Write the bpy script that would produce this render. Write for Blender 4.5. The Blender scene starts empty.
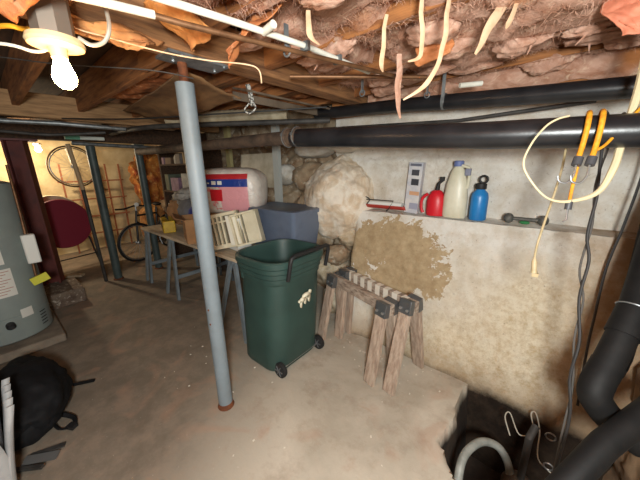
import bpy, math, random
from math import sin, cos, pi, radians, sqrt, exp
from mathutils import Vector, Matrix, noise
random.seed(7)
SC = bpy.context.scene
COL = SC.collection
A = radians(-40)          # the room stands 40 degrees off the camera heading: u runs along the block wall, v runs into it
def W(u, v, z=0.0): return Vector((u*cos(A)-v*sin(A), u*sin(A)+v*cos(A), z))

# ---------------------------------------------------------------- camera, world, lights, exposure
F, HC, PITCH, ROLL = 278.0, 1.55, radians(15), radians(1.0)
fw = Vector((0, cos(PITCH), -sin(PITCH))); r0 = Vector((1, 0, 0)); u0 = r0.cross(fw)
up = u0*cos(ROLL)+r0*sin(ROLL); rt = r0*cos(ROLL)-u0*sin(ROLL)
cd = bpy.data.cameras.new('camera'); cam = bpy.data.objects.new('camera', cd); COL.objects.link(cam)
cd.sensor_width = 36; cd.lens = F/640*36; cd.clip_start = 0.02; cd.clip_end = 100
m = Matrix((rt, up, -fw)).transposed().to_4x4(); m.translation = (0, 0, HC); cam.matrix_world = m
SC.camera = cam
wd = bpy.data.worlds.new('world'); SC.world = wd; wd.use_nodes = True
wd.node_tree.nodes['Background'].inputs[0].default_value = (0.55, 0.6, 0.7, 1)
wd.node_tree.nodes['Background'].inputs[1].default_value = 0.25
def lamp(name, loc, power, color, radius):
    l = bpy.data.lights.new(name, 'POINT'); l.energy = power; l.color = color; l.shadow_soft_size = radius
    o = bpy.data.objects.new(name, l); COL.objects.link(o); o.location = loc; return o
lamp('work_lamp_light', (0.05, -0.40, 1.62), 230, (0.95, 0.99, 0.96), 0.12)
lamp('far_room_light', W(-6.3, 0.45, 1.72), 62, (1.0, 0.80, 0.54), 0.05)
SC.view_settings.view_transform = 'Standard'; SC.view_settings.look = 'None'
SC.view_settings.exposure = 0.0; SC.view_settings.gamma = 1.0; SC.view_settings.use_curve_mapping = False
BULB_STRENGTH = 120.0

# ---------------------------------------------------------------- materials
def lin(c): return tuple((x/255/12.92 if x/255 <= 0.04045 else ((x/255+0.055)/1.055)**2.4) for x in c)+(1,)
MC = {}
class N:
    def __init__(s, name):
        s.m = bpy.data.materials.new(name); s.m.use_nodes = True; s.t = s.m.node_tree; s.b = s.t.nodes['Principled BSDF']
        s.tc = s.t.nodes.new('ShaderNodeTexCoord')
    def new(s, ty, **k):
        n = s.t.nodes.new(ty)
        for a, b in k.items(): setattr(n, a, b)
        return n
    def link(s, a, b): s.t.links.new(a, b)
    def noise(s, scale, detail=6, rough=0.6, vec=None, dist=0.0):
        n = s.new('ShaderNodeTexNoise'); n.inputs['Scale'].default_value = scale; n.inputs['Detail'].default_value = detail
        n.inputs['Roughness'].default_value = rough; n.inputs['Distortion'].default_value = dist
        s.link(vec or s.tc.outputs['Object'], n.inputs['Vector']); return n.outputs['Fac']
    def ramp(s, fac, a, b, ca=(0, 0, 0, 1), cb=(1, 1, 1, 1)):
        n = s.new('ShaderNodeValToRGB'); n.color_ramp.elements[0].position = a; n.color_ramp.elements[1].position = b
        n.color_ramp.elements[0].color = ca; n.color_ramp.elements[1].color = cb; s.link(fac, n.inputs[0]); return n.outputs[0]
    def mix(s, fac, a, b):
        n = s.new('ShaderNodeMix', data_type='RGBA')
        if isinstance(fac, float): n.inputs[0].default_value = fac
        else: s.link(fac, n.inputs[0])
        for i, c in ((6, a), (7, b)):
            if isinstance(c, tuple): n.inputs[i].default_value = c
            else: s.link(c, n.inputs[i])
        return n.outputs[2]
    def math(s, op, a, b=None, clamp=False):
        n = s.new('ShaderNodeMath', operation=op); n.use_clamp = clamp
        for i, c in ((0, a), (1, b)):
            if c is None: continue
            if isinstance(c, (int, float)): n.inputs[i].default_value = c
            else: s.link(c, n.inputs[i])
        return n.outputs[0]
    def bump(s, h, strength, dist=0.01):
        n = s.new('ShaderNodeBump'); n.inputs['Strength'].default_value = strength; n.inputs['Distance'].default_value = dist
        s.link(h, n.inputs['Height']); s.link(n.outputs[0], s.b.inputs['Normal'])
    def col(s, c):
        if isinstance(c, tuple): s.b.inputs['Base Color'].default_value = c
        else: s.link(c, s.b.inputs['Base Color'])
def mat(name, c, rough=0.7, metal=0.0, c2=None, scale=6, lo=0.4, hi=0.65, bump=0.0, bscale=60, c3=None, stretch=None, spec=0.5):
    if name in MC: return MC[name]
    n = N(name); n.b.inputs['Roughness'].default_value = rough; n.b.inputs['Metallic'].default_value = metal
    n.b.inputs['Specular IOR Level'].default_value = spec
    vec = n.tc.outputs['Object']
    if stretch:
        mp = n.new('ShaderNodeMapping'); mp.inputs['Scale'].default_value = stretch; n.link(vec, mp.inputs[0]); vec = mp.outputs[0]
    col = lin(c)
    if c2: col = n.mix(n.ramp(n.noise(scale, vec=vec), lo, hi), col, lin(c2))
    if c3: col = n.mix(n.ramp(n.noise(scale*3.3, vec=vec, dist=0.4), 0.55, 0.68), col, lin(c3))
    n.col(col)
    if bump: n.bump(n.noise(bscale, vec=vec), bump, 0.01)
    MC[name] = n.m; return n.m
def glow(name, c, strength):
    n = N(name); n.col(lin(c)); n.b.inputs['Emission Color'].default_value = lin(c); n.b.inputs['Emission Strength'].default_value = strength
    MC[name] = n.m; return n.m

# ---------------------------------------------------------------- mesh builder
class MB:
    def __init__(s): s.v = []; s.f = []; s.mi = []; s.cur = 0
    def add(s, vs, fs):
        b = len(s.v); s.v += [Vector(p) for p in vs]
        for f in fs: s.f.append([i+b for i in f]); s.mi.append(s.cur)
        return s
    def box(s, c, d, rz=0.0, rx=0.0, ry=0.0, taper=1.0):
        R = Matrix.Rotation(rz, 3, 'Z') @ Matrix.Rotation(ry, 3, 'Y') @ Matrix.Rotation(rx, 3, 'X')
        vs = []
        for z in (-.5, .5):
            k = taper if z > 0 else 1
            for x, y in ((-.5, -.5), (.5, -.5), (.5, .5), (-.5, .5)):
                vs.append(Vector(c)+R @ Vector((x*d[0]*k, y*d[1]*k, z*d[2])))
        return s.add(vs, [(3, 2, 1, 0), (4, 5, 6, 7), (0, 1, 5, 4), (1, 2, 6, 5), (2, 3, 7, 6), (3, 0, 4, 7)])
    def bar(s, p0, p1, w, h, side=(0, 0, 1)):     # rectangular bar from p0 to p1; h measured along 'side'
        p0 = Vector(p0); p1 = Vector(p1); d = (p1-p0).normalized(); sd = Vector(side); a = d.cross(sd).normalized(); b = a.cross(d).normalized()
        vs = [p+a*(i*w/2)+b*(j*h/2) for p in (p0, p1) for i, j in ((-1, -1), (1, -1), (1, 1), (-1, 1))]
        return s.add(vs, [(3, 2, 1, 0), (4, 5, 6, 7), (0, 1, 5, 4), (1, 2, 6, 5), (2, 3, 7, 6), (3, 0, 4, 7)])
    def tube(s, pts, r, n=12, smooth=0, cap=True, flat=1.0):
        pts = [Vector(p) for p in pts]; rs = list(r) if isinstance(r, (list, tuple)) else [r]*len(pts)
        if smooth:
            q = []; qr = []
            P = [pts[0]]+pts+[pts[-1]]; Q = [rs[0]]+rs+[rs[-1]]
            for i in range(1, len(P)-2):
                for k in range(smooth):
                    t = k/smooth; a, b, c, d = P[i-1:i+3]
                    q.append(0.5*((2*b)+(c-a)*t+(2*a-5*b+4*c-d)*t*t+(3*b-a-3*c+d)*t**3)); qr.append(Q[i]*(1-t)+Q[i+1]*t)
            q.append(pts[-1]); qr.append(rs[-1]); pts, rs = q, qr
        vs = []; fs = []; nrm = None
        for i, p in enumerate(pts):
            d = (pts[min(i+1, len(pts)-1)]-pts[max(i-1, 0)]).normalized()
            if nrm is None:
                nrm = d.orthogonal().normalized()
            nrm = (nrm-d*nrm.dot(d)).normalized(); b = d.cross(nrm)
            for k in range(n):
                a = 2*pi*k/n; vs.append(p+(nrm*cos(a)+b*sin(a)*flat)*rs[i])
        for i in range(len(pts)-1):
            for k in range(n):
                fs.append((i*n+k, i*n+(k+1) % n, (i+1)*n+(k+1) % n, (i+1)*n+k))
        if cap: fs.append(tuple(range(n-1, -1, -1))); fs.append(tuple((len(pts)-1)*n+k for k in range(n)))
        return s.add(vs, fs)
    def lathe(s, c, prof, n=24, axis='Z', sx=1.0, sy=1.0):
        c = Vector(c); vs = []; fs = []
        for r, z in prof:
            for k in range(n):
                a = 2*pi*k/n; p = Vector((r*cos(a)*sx, r*sin(a)*sy, z))
                if axis == 'X': p = Vector((p.z, p.x, p.y))
                if axis == 'Y': p = Vector((p.y, p.z, p.x))
                vs.append(c+p)
        for i in range(len(prof)-1):
            for k in range(n): fs.append((i*n+k, i*n+(k+1) % n, (i+1)*n+(k+1) % n, (i+1)*n+k))
        if prof[0][0] > 1e-4: fs.append(tuple(range(n-1, -1, -1)))
        if prof[-1][0] > 1e-4: fs.append(tuple((len(prof)-1)*n+k for k in range(n)))
        return s.add(vs, fs)
    def torus(s, c, R, r, axis='Z', n=40, k=8):
        pts = []
        for i in range(n+1):
            a = 2*pi*i/n; p = (cos(a)*R, sin(a)*R, 0)
            if axis == 'X': p = (0, p[0], p[1])
            if axis == 'Y': p = (p[0], 0, p[1])
            pts.append(Vector(c)+Vector(p))
        return s.tube(pts, r, k, cap=False)
    def grid(s, fn, nu, nv, skip=None):
        vs = [fn(i/nu, j/nv) for j in range(nv+1) for i in range(nu+1)]
        fs = []
        for j in range(nv):
            for i in range(nu):
                if skip and skip(i/nu, j/nv): continue
                k = j*(nu+1)+i; fs.append((k, k+1, k+nu+2, k+nu+1))
        return s.add(vs, fs)
    def loft(s, rings, cap=True):
        n = len(rings[0]); vs = [p for r in rings for p in r]; fs = []
        for i in range(len(rings)-1):
            for k in range(n): fs.append((i*n+k, i*n+(k+1) % n, (i+1)*n+(k+1) % n, (i+1)*n+k))
        if cap: fs.append(tuple(range(n-1, -1, -1))); fs.append(tuple((len(rings)-1)*n+k for k in range(n)))
        return s.add(vs, fs)
    def blob(s, c, rad, sub=3, amp=0.15, freq=3.0, seed=0.0, oct=3, flatbottom=False):
        import bmesh
        b = bmesh.new(); bmesh.ops.create_icosphere(b, subdivisions=sub, radius=1)
        vs = []
        for v in b.verts:
            p = v.co.copy(); d = 1+amp*noise.fractal(p*freq+Vector((seed, seed*1.7, 0)), 0.9, 2.1, oct)
            q = Vector((p.x*rad[0], p.y*rad[1], p.z*rad[2]))*d
            if flatbottom and q.z < -rad[2]*.75: q.z = -rad[2]*.75
            vs.append(Vector(c)+q)
        fs = [[v.index for v in f.verts] for f in b.faces]; b.free(); return s.add(vs, fs)
    def turn(s, piv, rz=0, rx=0, ry=0):
        R = Matrix.Rotation(rz, 3, 'Z') @ Matrix.Rotation(ry, 3, 'Y') @ Matrix.Rotation(rx, 3, 'X'); piv = Vector(piv)
        s.v = [piv+R @ (p-piv) for p in s.v]; return s
ORG = {}
def finish(name, mb, m, org, sharp=38, bevel=0.0):
    me = bpy.data.meshes.new(name); me.from_pydata([tuple(p-Vector(org)) for p in mb.v], [], mb.f); me.validate()
    ms = m if isinstance(m, (list, tuple)) else [m]
    for x in ms: me.materials.append(x)
    for i, p in enumerate(me.polygons):
        p.use_smooth = True
        if i < len(mb.mi): p.material_index = mb.mi[i]
    me.set_sharp_from_angle(angle=radians(sharp)); me.update()
    o = bpy.data.objects.new(name, me); COL.objects.link(o)
    if bevel:
        b = o.modifiers.new('bevel', 'BEVEL'); b.width = bevel; b.segments = 2; b.limit_method = 'ANGLE'; b.angle_limit = radians(50)
    return o
def tag(o, label=None, cat=None, group=None, kind=None):
    if label: o['label'] = label
    if cat: o['category'] = cat
    if group: o['group'] = group
    if kind: o['kind'] = kind
    return o
# everything is given in room coordinates (u, v, z)
def thing(name, label, cat, org, group=None):
    o = bpy.data.objects.new(name, None); COL.objects.link(o); o.empty_display_size = 0.1
    o.location = W(*org); o.rotation_euler = (0, 0, A); ORG[o.name] = Vector(org); return tag(o, label, cat, group)
def part(name, mb, m, parent, label=None, bevel=0.0, sharp=38, kind=None):
    org = ORG[parent.name]; o = finish(name, mb, m, org, sharp, bevel); o.parent = parent; ORG[o.name] = org
    return tag(o, label, kind=kind)
def solo(name, label, cat, mb, m, group=None, bevel=0.0, sharp=38, kind=None):
    xs = [p.x for p in mb.v]; ys = [p.y for p in mb.v]; zs = [p.z for p in mb.v]
    org = Vector(((min(xs)+max(xs))/2, (min(ys)+max(ys))/2, min(zs)))
    o = finish(name, mb, m, org, sharp, bevel); o.location = W(*org); o.rotation_euler = (0, 0, A); ORG[o.name] = org
    return tag(o, label, cat, group, kind)
def struct(name, mb, m, sharp=60, bevel=0.0):
    o = finish(name, mb, m, Vector((0, 0, 0)), sharp, bevel); o.rotation_euler = (0, 0, A); ORG[o.name] = Vector((0, 0, 0)); return tag(o, kind='structure')
def fb(x, y, z, h=0.9, o=5): return noise.fractal(Vector((x, y, z)), h, 2.1, o)
def ss(a, b, x): t = max(0, min(1, (x-a)/(b-a))); return t*t*(3-2*t)
def copy_tree(o, parent=None):
    c = o.copy(); COL.objects.link(c); ORG[c.name] = ORG[o.name]
    if parent: c.parent = parent
    for ch in [x for x in bpy.data.objects if x.parent == o]: copy_tree(ch, c)
    return c

# common materials
ABS = mat('black_abs', (25, 26, 29), 0.32, c2=(38, 38, 41), scale=9, bump=0.05, bscale=30)
IRON = mat('brown_cast_iron', (96, 78, 64), 0.75, c2=(62, 50, 42), scale=14, bump=0.3, bscale=70)
GALV = mat('galvanised_steel', (140, 145, 148), 0.45, 0.6, c2=(105, 110, 112), scale=18)
DARKPIPE = mat('dark_dusty_pipe', (70, 68, 66), 0.6, 0.2, c2=(48, 46, 44), scale=12)
COPPER = mat('tarnished_copper', (134, 96, 66), 0.5, 0.55, c2=(96, 66, 44), scale=16)
WHITEPIPE = mat('white_painted_pipe', (222, 220, 208), 0.5, c2=(196, 192, 178), scale=10)
WOOD = mat('old_orange_lumber', (166, 108, 60), 0.8, c2=(112, 68, 38), scale=5, stretch=(0.8, 8, 8), bump=0.3, bscale=20)
WOODV = mat('old_girder_lumber', (158, 112, 72), 0.8, c2=(104, 70, 46), scale=5, stretch=(8, 0.8, 8), bump=0.3, bscale=20)
DARKWOOD = mat('dark_brown_lumber', (84, 60, 42), 0.85, c2=(52, 38, 28), scale=5, stretch=(1, 8, 8), bump=0.2, bscale=30)
GREYWOOD = mat('weathered_grey_lumber', (188, 168, 150), 0.85, c2=(150, 128, 112), scale=6, stretch=(7, 7, 1.2), bump=0.3, bscale=30)
GREYWOODU = mat('weathered_lumber_lengthwise', (178, 162, 146), 0.85, c2=(118, 98, 84), scale=7, stretch=(1.5, 6, 6), bump=0.3, bscale=30)
PALEWOOD = mat('pale_board', (188, 168, 140), 0.8, c2=(160, 138, 110), scale=5, stretch=(1, 8, 8))
KRAFT = mat('orange_kraft_paper', (188, 116, 66), 0.75, c2=(150, 84, 46), scale=7, bump=0.3, bscale=18, c3=(206, 146, 104))
PINK_OLD = mat('pink_fibreglass', (200, 160, 142), 0.95, c2=(166, 120, 98), scale=6, lo=0.42, hi=0.62, bump=0.7, bscale=60, c3=(216, 190, 168), spec=0.1)
pf = N('pink_fibre_wool'); mp = pf.new('ShaderNodeMapping'); mp.inputs['Scale'].default_value = (1.0, 1.7, 1.4); pf.link(pf.tc.outputs['Object'], mp.inputs[0])
c_a = pf.mix(pf.ramp(pf.noise(5, 8, .65, vec=mp.outputs[0], dist=1.6), .38, .62), lin((206, 166, 146)), lin((170, 122, 98)))
c_a = pf.mix(pf.ramp(pf.noise(9, 8, .7, vec=mp.outputs[0], dist=2.2), .55, .68), c_a, lin((218, 188, 162)))
c_a = pf.mix(pf.ramp(pf.noise(2.6, 3, .5), .60, .70), c_a, lin((178, 118, 74)))
pf.col(c_a); pf.b.inputs['Roughness'].default_value = .95; pf.b.inputs['Specular IOR Level'].default_value = .1
pf.bump(pf.noise(14, 12, .72, vec=mp.outputs[0], dist=1.2), .55, .02); PINK = pf.m
PINKW = mat('amber_fibreglass', (192, 126, 84), 0.95, c2=(150, 88, 52), scale=6, bump=0.9, bscale=45, c3=(208, 152, 112), spec=0.1)
CREAM = mat('cream_plastic', (222, 212, 184), 0.55, c2=(204, 192, 162), scale=8)
WHITE = mat('white_plastic', (226, 226, 220), 0.45)
BLACK = mat('matte_black', (26, 26, 28), 0.6)
RUBBER = mat('black_rubber', (30, 30, 31), 0.75)
STEEL = mat('bright_steel', (170, 172, 174), 0.35, 0.85)
CARD = mat('brown_cardboard', (160, 118, 78), 0.85, c2=(142, 102, 66), scale=6)

# ---------------------------------------------------------------- structure
def floor_mat():
    n = N('stained_concrete'); pos = n.new('ShaderNodeSeparateXYZ'); n.link(n.tc.outputs['Object'], pos.inputs[0])
    big = n.noise(1.3, 5, 0.6, dist=0.6); mid = n.noise(5, 8, 0.7); fine = n.noise(45, 4, 0.7)
    base = n.mix(n.ramp(big, 0.38, 0.62), lin((172, 162, 146)), lin((200, 190, 174)))
    # the left half of the slab is an older, darker pour
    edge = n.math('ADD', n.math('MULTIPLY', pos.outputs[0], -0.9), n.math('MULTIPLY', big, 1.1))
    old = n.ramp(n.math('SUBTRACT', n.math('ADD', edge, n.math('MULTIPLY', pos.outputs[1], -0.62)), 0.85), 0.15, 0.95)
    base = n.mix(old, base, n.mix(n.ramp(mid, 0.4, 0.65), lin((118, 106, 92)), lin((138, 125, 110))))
    base = n.mix(n.math('MULTIPLY', n.ramp(mid, 0.5, 0.68), 0.5), base, lin((146, 126, 108)))
    st = n.noise(2.2, 4, 0.5, dist=1.5)
    base = n.mix(n.math('MULTIPLY', n.ramp(st, 0.58, 0.68), 0.35), base, lin((176, 138, 114)))
    base = n.mix(n.math('MULTIPLY', n.ramp(fine, 0.66, 0.74), 0.5), base, lin((214, 206, 192)))
    dirt_shade = n.ramp(n.math('MULTIPLY', pos.outputs[2], -1.0), 0.03, 0.09)  # earth in the pit; its dark tone also carries the shade there
    base = n.mix(dirt_shade, base, n.mix(n.ramp(mid, 0.4, 0.6), lin((40, 32, 26)), lin((62, 50, 40))))
    n.col(base); n.b.inputs['Roughness'].default_value = 0.78
    n.bump(n.noise(28, 8, 0.7), 0.25, 0.01); return n.m
def inpit(u, v):
    w = 0.03*fb(u*5, v*5, 3)
    e = -0.285+0.75*max(0, 1.38-v); return min(ss(e, e+.07, u+w), ss(0.95, 1.05, v+w), 1)
fl = MB()
U0, U1, V0, V1 = -7.4, 0.62, -2.6, 3.0
def marks(segs):
    out = []
    for a, b, d in segs:
        n = max(1, round(abs(b-a)/d)); out += [a+(b-a)*i/n for i in range(n)]
    return out+[segs[-1][1]]
us = marks([(U1, -.45, .018), (-.45, -2.5, .05), (-2.5, U0, .09)]); vs0 = marks([(V0, .9, .08), (.9, 2.05, .018), (2.05, V1, .08)])
def ff(a, b):
    u = us[round(a*(len(us)-1))]; v = vs0[round(b*(len(vs0)-1))]
    return Vector((u, v, 0.008*fb(u*1.5, v*1.5, 0)+0.003*fb(u*7, v*7, 2)-0.6*inpit(u, v)))
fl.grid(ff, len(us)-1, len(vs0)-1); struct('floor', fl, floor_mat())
ext = MB(); ext.box(((U1+2.2)/2, -0.3, -0.05), (2.2-U1+0.0, 6, 0.1)); ext.box((-2.5, -3.1, -0.06), (9.6, 1.2, 0.1))
struct('floor', ext, mat('plain_concrete', (150, 134, 118), 0.85, c2=(126, 110, 96), scale=3))

def wall_mat(name, patch):
    n = N(name); pos = n.new('ShaderNodeSeparateXYZ'); n.link(n.tc.outputs['Object'], pos.inputs[0])
    mid = n.noise(6, 8, 0.72); fine = n.noise(38, 6, 0.75); big = n.noise(1.7, 4, 0.6)
    white = n.mix(n.ramp(mid, 0.4, 0.62), lin((232, 228, 220)), lin((212, 202, 186)))
    cream = n.mix(n.ramp(n.noise(17, 12, 0.82, dist=0.15), 0.44, 0.62), lin((230, 218, 194)), lin((200, 178, 142)))
    col = white
    if patch:
        yel = n.ramp(n.math('ADD', n.math('MULTIPLY', pos.outputs[2], -0.8), n.math('ADD', n.math('MULTIPLY', pos.outputs[0], 0.5), n.math('ADD', big, 0.42))), 0.0, 0.50)
        col = n.mix(yel, white, cream)
        # bare cement where the whitewash fell off
        du = n.math('DIVIDE', n.math('ADD', pos.outputs[0], 1.02), 0.50); dz = n.math('DIVIDE', n.math('SUBTRACT', pos.outputs[2], 0.775), 0.30)
        d = n.math('ADD', n.math('MULTIPLY', du, du), n.math('MULTIPLY', dz, dz))
        d = n.math('ADD', d, n.math('ADD', n.math('MULTIPLY', n.math('SUBTRACT', n.noise(4.6, 7, 0.62, dist=0.7), 0.5), 5.0), n.math('MULTIPLY', n.math('SUBTRACT', n.noise(24, 4, 0.7, dist=0.5), 0.5), 2.2)))
        bare = n.ramp(d, 0.92, 1.02, (1, 1, 1, 1), (0, 0, 0, 1))
        cem = n.mix(n.ramp(n.noise(14, 6, 0.7), 0.35, 0.65), lin((170, 146, 112)), lin((196, 174, 140)))
        col = n.mix(bare, col, cem)
        umber = n.ramp(n.math('ADD', n.math('MULTIPLY', pos.outputs[0], 1.3), n.math('MULTIPLY', mid, 0.7)), 0.40, 0.85)  # soft shadow over the right end, painted in as brown
        col = n.mix(n.math('MULTIPLY', umber, 0.8), col, lin((150, 118, 88)))
        low = n.ramp(n.math('ADD', pos.outputs[2], n.math('MULTIPLY', mid, 0.35)), 0.22, 0.40, (1, 1, 1, 1), (0, 0, 0, 1))
        col = n.mix(n.math('MULTIPLY', low, 0.6), col, lin((158, 134, 106)))
    else:
        col = n.mix(n.math('MULTIPLY', n.ramp(n.noise(3, 6, 0.7, dist=1.2), 0.58, 0.72), 0.55), col, lin((168, 148, 124)))
    col = n.mix(n.math('MULTIPLY', n.ramp(n.noise(55, 5, 0.8), 0.60, 0.70), 0.7), col, lin((128, 100, 74)))
    soil_shade = n.ramp(n.math('ADD', pos.outputs[2], n.math('MULTIPLY', mid, 0.12)), 0.02, 0.10, (1, 1, 1, 1), (0, 0, 0, 1)); col = n.mix(soil_shade, col, n.mix(n.ramp(mid, .4, .6), lin((38, 30, 24)), lin((62, 50, 40))))  # soil below floor level, darkened further to hold the sump's shade
    n.col(col); n.b.inputs['Roughness'].default_value = 0.9; n.b.inputs['Specular IOR Level'].default_value = 0.2
    n.bump(n.noise(26, 10, 0.85), 0.9, 0.015); return n.m
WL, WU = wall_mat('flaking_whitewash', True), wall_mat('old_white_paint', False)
def vor(x, y, z):
    d, _ = noise.voronoi(Vector((x, y, z))); return d[1]-d[0]
lw = MB()   # projecting lower wall with its ledge
def flw(a, b):
    u = -1.62+2.3*a; zz = -0.65+1.80*b; z = zz
    v = 1.955+0.25*max(0, z)/1.15+0.012*fb(u*2.2, z*2.2, 5)+0.008*fb(u*9, z*9, 1)-0.02*sin(u*2.4+.5)
    e = ss(-1.36, -1.62, u); v += 0.5*e
    if b > 0.985: z -= 0.012
    return Vector((u, v, z+(0.008*fb(u*6, 4, 0) if b > 0.97 else 0)))
lw.grid(flw, 120, 88)
lw.grid(lambda a, b: Vector((-1.62+2.3*a, 2.205+0.5*ss(-1.36, -1.62, -1.62+2.3*a)-0.02*sin((-1.62+2.3*a)*2.4+.5)+0.3*b, 1.14+0.01*fb(a*8, b*3, 9)+0.02*b)), 100, 10)
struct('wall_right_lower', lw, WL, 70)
uw = MB()
uw.grid(lambda a, b: Vector((-1.75+2.5*a, 2.36+0.022*fb((-1.75+2.5*a)*1.6, b*2, 8)+0.012*fb(a*14, b*6, 3)+(0.018 if abs(b-.44) < .012 else 0), 1.05+1.3*b)), 110, 60)
struct('wall_right_upper', uw, WU, 70)
RUB = mat('dirty_rubble_stone', (176, 156, 130), 0.9, c2=(128, 98, 70), scale=4, bump=0.7, bscale=25, c3=(206, 192, 170))
rb = MB()
def frb(a, b):
    u = -7.2+5.75*a; z = 2.35*b
    s = vor(u*3.2, z*4.2, 1.5); v = 2.62-0.14*min(s*1.6, 0.55)+0.03*fb(u*4, z*4, 2)
    if u > -1.75: v -= 0.0
    return Vector((u, v, z))
rb.grid(frb, 300, 90); struct('wall_right_stone', rb, RUB, 80)
FARW = mat('far_cream_block', (206, 186, 146), 0.85, c2=(178, 154, 112), scale=3, bump=0.3, bscale=20)
fwl = MB(); fwl.grid(lambda a, b: Vector((-7.0+0.02*fb(a*9, b*5, 0)+(0.012 if (b*11) % 1 < 0.06 else 0), -2.6+5.4*a, 2.35*b)), 120, 90); struct('wall_far', fwl, FARW, 80)
wlft = MB(); wlft.grid(lambda a, b: Vector((-7.2+9.3*a, -2.2+0.04*fb(a*20, b*5, 0), 2.35*b)), 120, 30); struct('wall_left', wlft, mat('dim_brown_stone', (120, 100, 82), 0.9, c2=(84, 68, 56), scale=4, bump=0.5, bscale=20), 80)
cw = MB(); cw.grid(lambda a, b: Vector((0.50+0.05*fb(a*6, b*8, 3)-0.05*min(vor(a*6, b*9, 4), .6), 2.6-1.1*a, -0.55+2.9*b)), 40, 100)
struct('wall_corner', cw, mat('brown_stone', (150, 122, 94), 0.9, c2=(104, 80, 60), scale=5, bump=0.6, bscale=22), 80)
bk = MB(); bk.box((2.15, -0.4, 0.9), (0.1, 6.2, 2.9)); struct('wall_back', bk, mat('grey_render', (150, 138, 122), 0.9))
ce = MB(); ce.box((-2.4, 0.0, 2.345), (9.6, 5.6, 0.03))
struct('ceiling', ce, mat('dark_subfloor', (96, 68, 46), 0.9, c2=(66, 46, 32), scale=3, stretch=(1, 7, 1), bump=0.2, bscale=20))
# joists along u, girders along v
JV = [-1.95, -1.5, -1.05, -0.6, -0.15, 0.30, 0.73, 1.18, 1.65, 2.10]
for i, v in enumerate(JV):
    b = MB(); b.box((-0.15, v, 2.20), (3.5 if v < 2 else 3.0, 0.045, 0.24)); o = struct('ceiling_joist', b, WOOD, bevel=0.004)
    b = MB(); b.box((-2.95, v+0.03, 2.20), (2.9, 0.045, 0.24)); struct('ceiling_joist', b, WOOD if i < 20 else DARKWOOD, bevel=0.004)
    b = MB(); b.box((-5.7, v, 2.20), (2.5, 0.045, 0.24)); struct('ceiling_joist', b, DARKWOOD, bevel=0.004)
b = MB(); b.box((-1.42, 0.55, 2.135), (0.13, 3.9, 0.17)); struct('ceiling_girder', b, WOODV, bevel=0.006)
b = MB(); b.box((-3.62, 0.0, 2.10), (0.09, 4.4, 0.20)); struct('ceiling_girder', b, mat('pale_far_girder', (170, 132, 92), 0.8, c2=(130, 98, 66), scale=5, stretch=(8, .8, 8)), bevel=0.006)
b = MB(); b.box((-4.62, 0.4, 1.99), (0.14, 4.4, 0.20)); struct('ceiling_girder', b, DARKWOOD, bevel=0.006)

b = MB(); b.box((-0.6, 2.345, 2.15), (2.3, 0.10, 0.34)); struct('sill_beam', b, WOOD, bevel=0.006)
# ---------------------------------------------------------------- insulation between the joists
def batt(u0, u1, v0, v1, seed, m, sag, lab, cover=0.5):
    b = MB(); nu = int((u1-u0)/0.022); nv = max(10, int((v1-v0)/0.022))
    def fn(a, c):
        u = u0+(u1-u0)*a; v = v0+(v1-v0)*c
        e = min(c, 1-c)*2; ew = ss(0, .55, e)
        wx = fb(u*1.7+seed, v*2.2, seed, 0.9, 3)
        fold = fb(u*3.2+1.3*wx, v*4.2+2.2*wx, seed*1.3, 1.0, 4)
        rip = abs(fb(u*7+2*wx, v*8+seed, seed*2, 1.0, 3))
        cov = ss(cover-.2, cover+.2, 0.5+fb(u*1.3, v*.3, seed*3))
        z = 2.175-ew*(sag*.75+0.050*wx+.042*fold)+0.020*rip*ew-(1-ew)*0.10*cov*ss(.5, .8, cov)
        endf = min(1, min(a, 1-a)*8); z = 2.25-(2.25-z)*endf
        return Vector((u+0.03*fb(u*3, v*3, 4, 1, 3), v+0.03*fb(u*3, v*3, 7, 1, 3)*ew, z))
    b.grid(fn, nu, nv)
    n0 = len(b.v); b.grid(lambda a, c: Vector((u0+(u1-u0)*a, v0+(v1-v0)*c, 2.28)), 4, 2)
    o = solo('insulation_batt', lab, 'insulation', b, m, sharp=75, group='insulation batts between the joists')
    if m in (PINK, PINKW):
        rr = random.Random(int(seed*10)); fbm = MB()
        for k in range(int(2600*(u1-u0))):
            p = b.v[rr.randrange(0, n0)]
            if p.z > 2.17: continue
            d = Vector((rr.uniform(-1, 1), rr.uniform(-1, 1), rr.uniform(-.7, .15))).normalized(); l = rr.uniform(.010, .036); q = Vector((rr.uniform(-.3, .3), rr.uniform(-.3, .3), rr.uniform(-.5, .1)))
            fbm.tube([p, p+d*l*.5, p+(d+q)*l*.9], [.0009, .0008, .0004], 3, cap=False)
        ff_ = part('loose_fibres', fbm, m, o, kind='stuff')
    return o
rows = ['overhead in the nearest bay', 'in the bay under the white conduit', 'in the middle bay over the strips', 'in the bay over the lower black pipe', 'in the bay next to the upper black pipe']
vs_ = [0.30, 0.73, 1.18, 1.65, 2.10, 2.36]
for i in range(5):
    batt(-0.98 if i > 1 else -1.32, 0.58, vs_[i]-0.03, vs_[i+1]+0.03, 3.3*i+1, PINK, 0.10+0.02*(i == 2), 'sagging pink fibreglass insulation batt '+rows[i], 0.35+0.1*(i % 2))
for i in range(2, 4):
    batt(-1.36, -0.9, vs_[i]-0.02, vs_[i+1]+0.02, 31+i, PINK, 0.07, 'short matted insulation batt beside the girder '+rows[i], 0.6)
batt(-1.35, 0.3, -0.12, 0.30, 21, PINKW, 0.11, 'amber insulation batt above the ceiling bulb', 0.3)
batt(-1.35, 0.1, -0.57, -0.12, 23, PINKW, 0.10, 'amber insulation batt behind the ceiling bulb')
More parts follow.
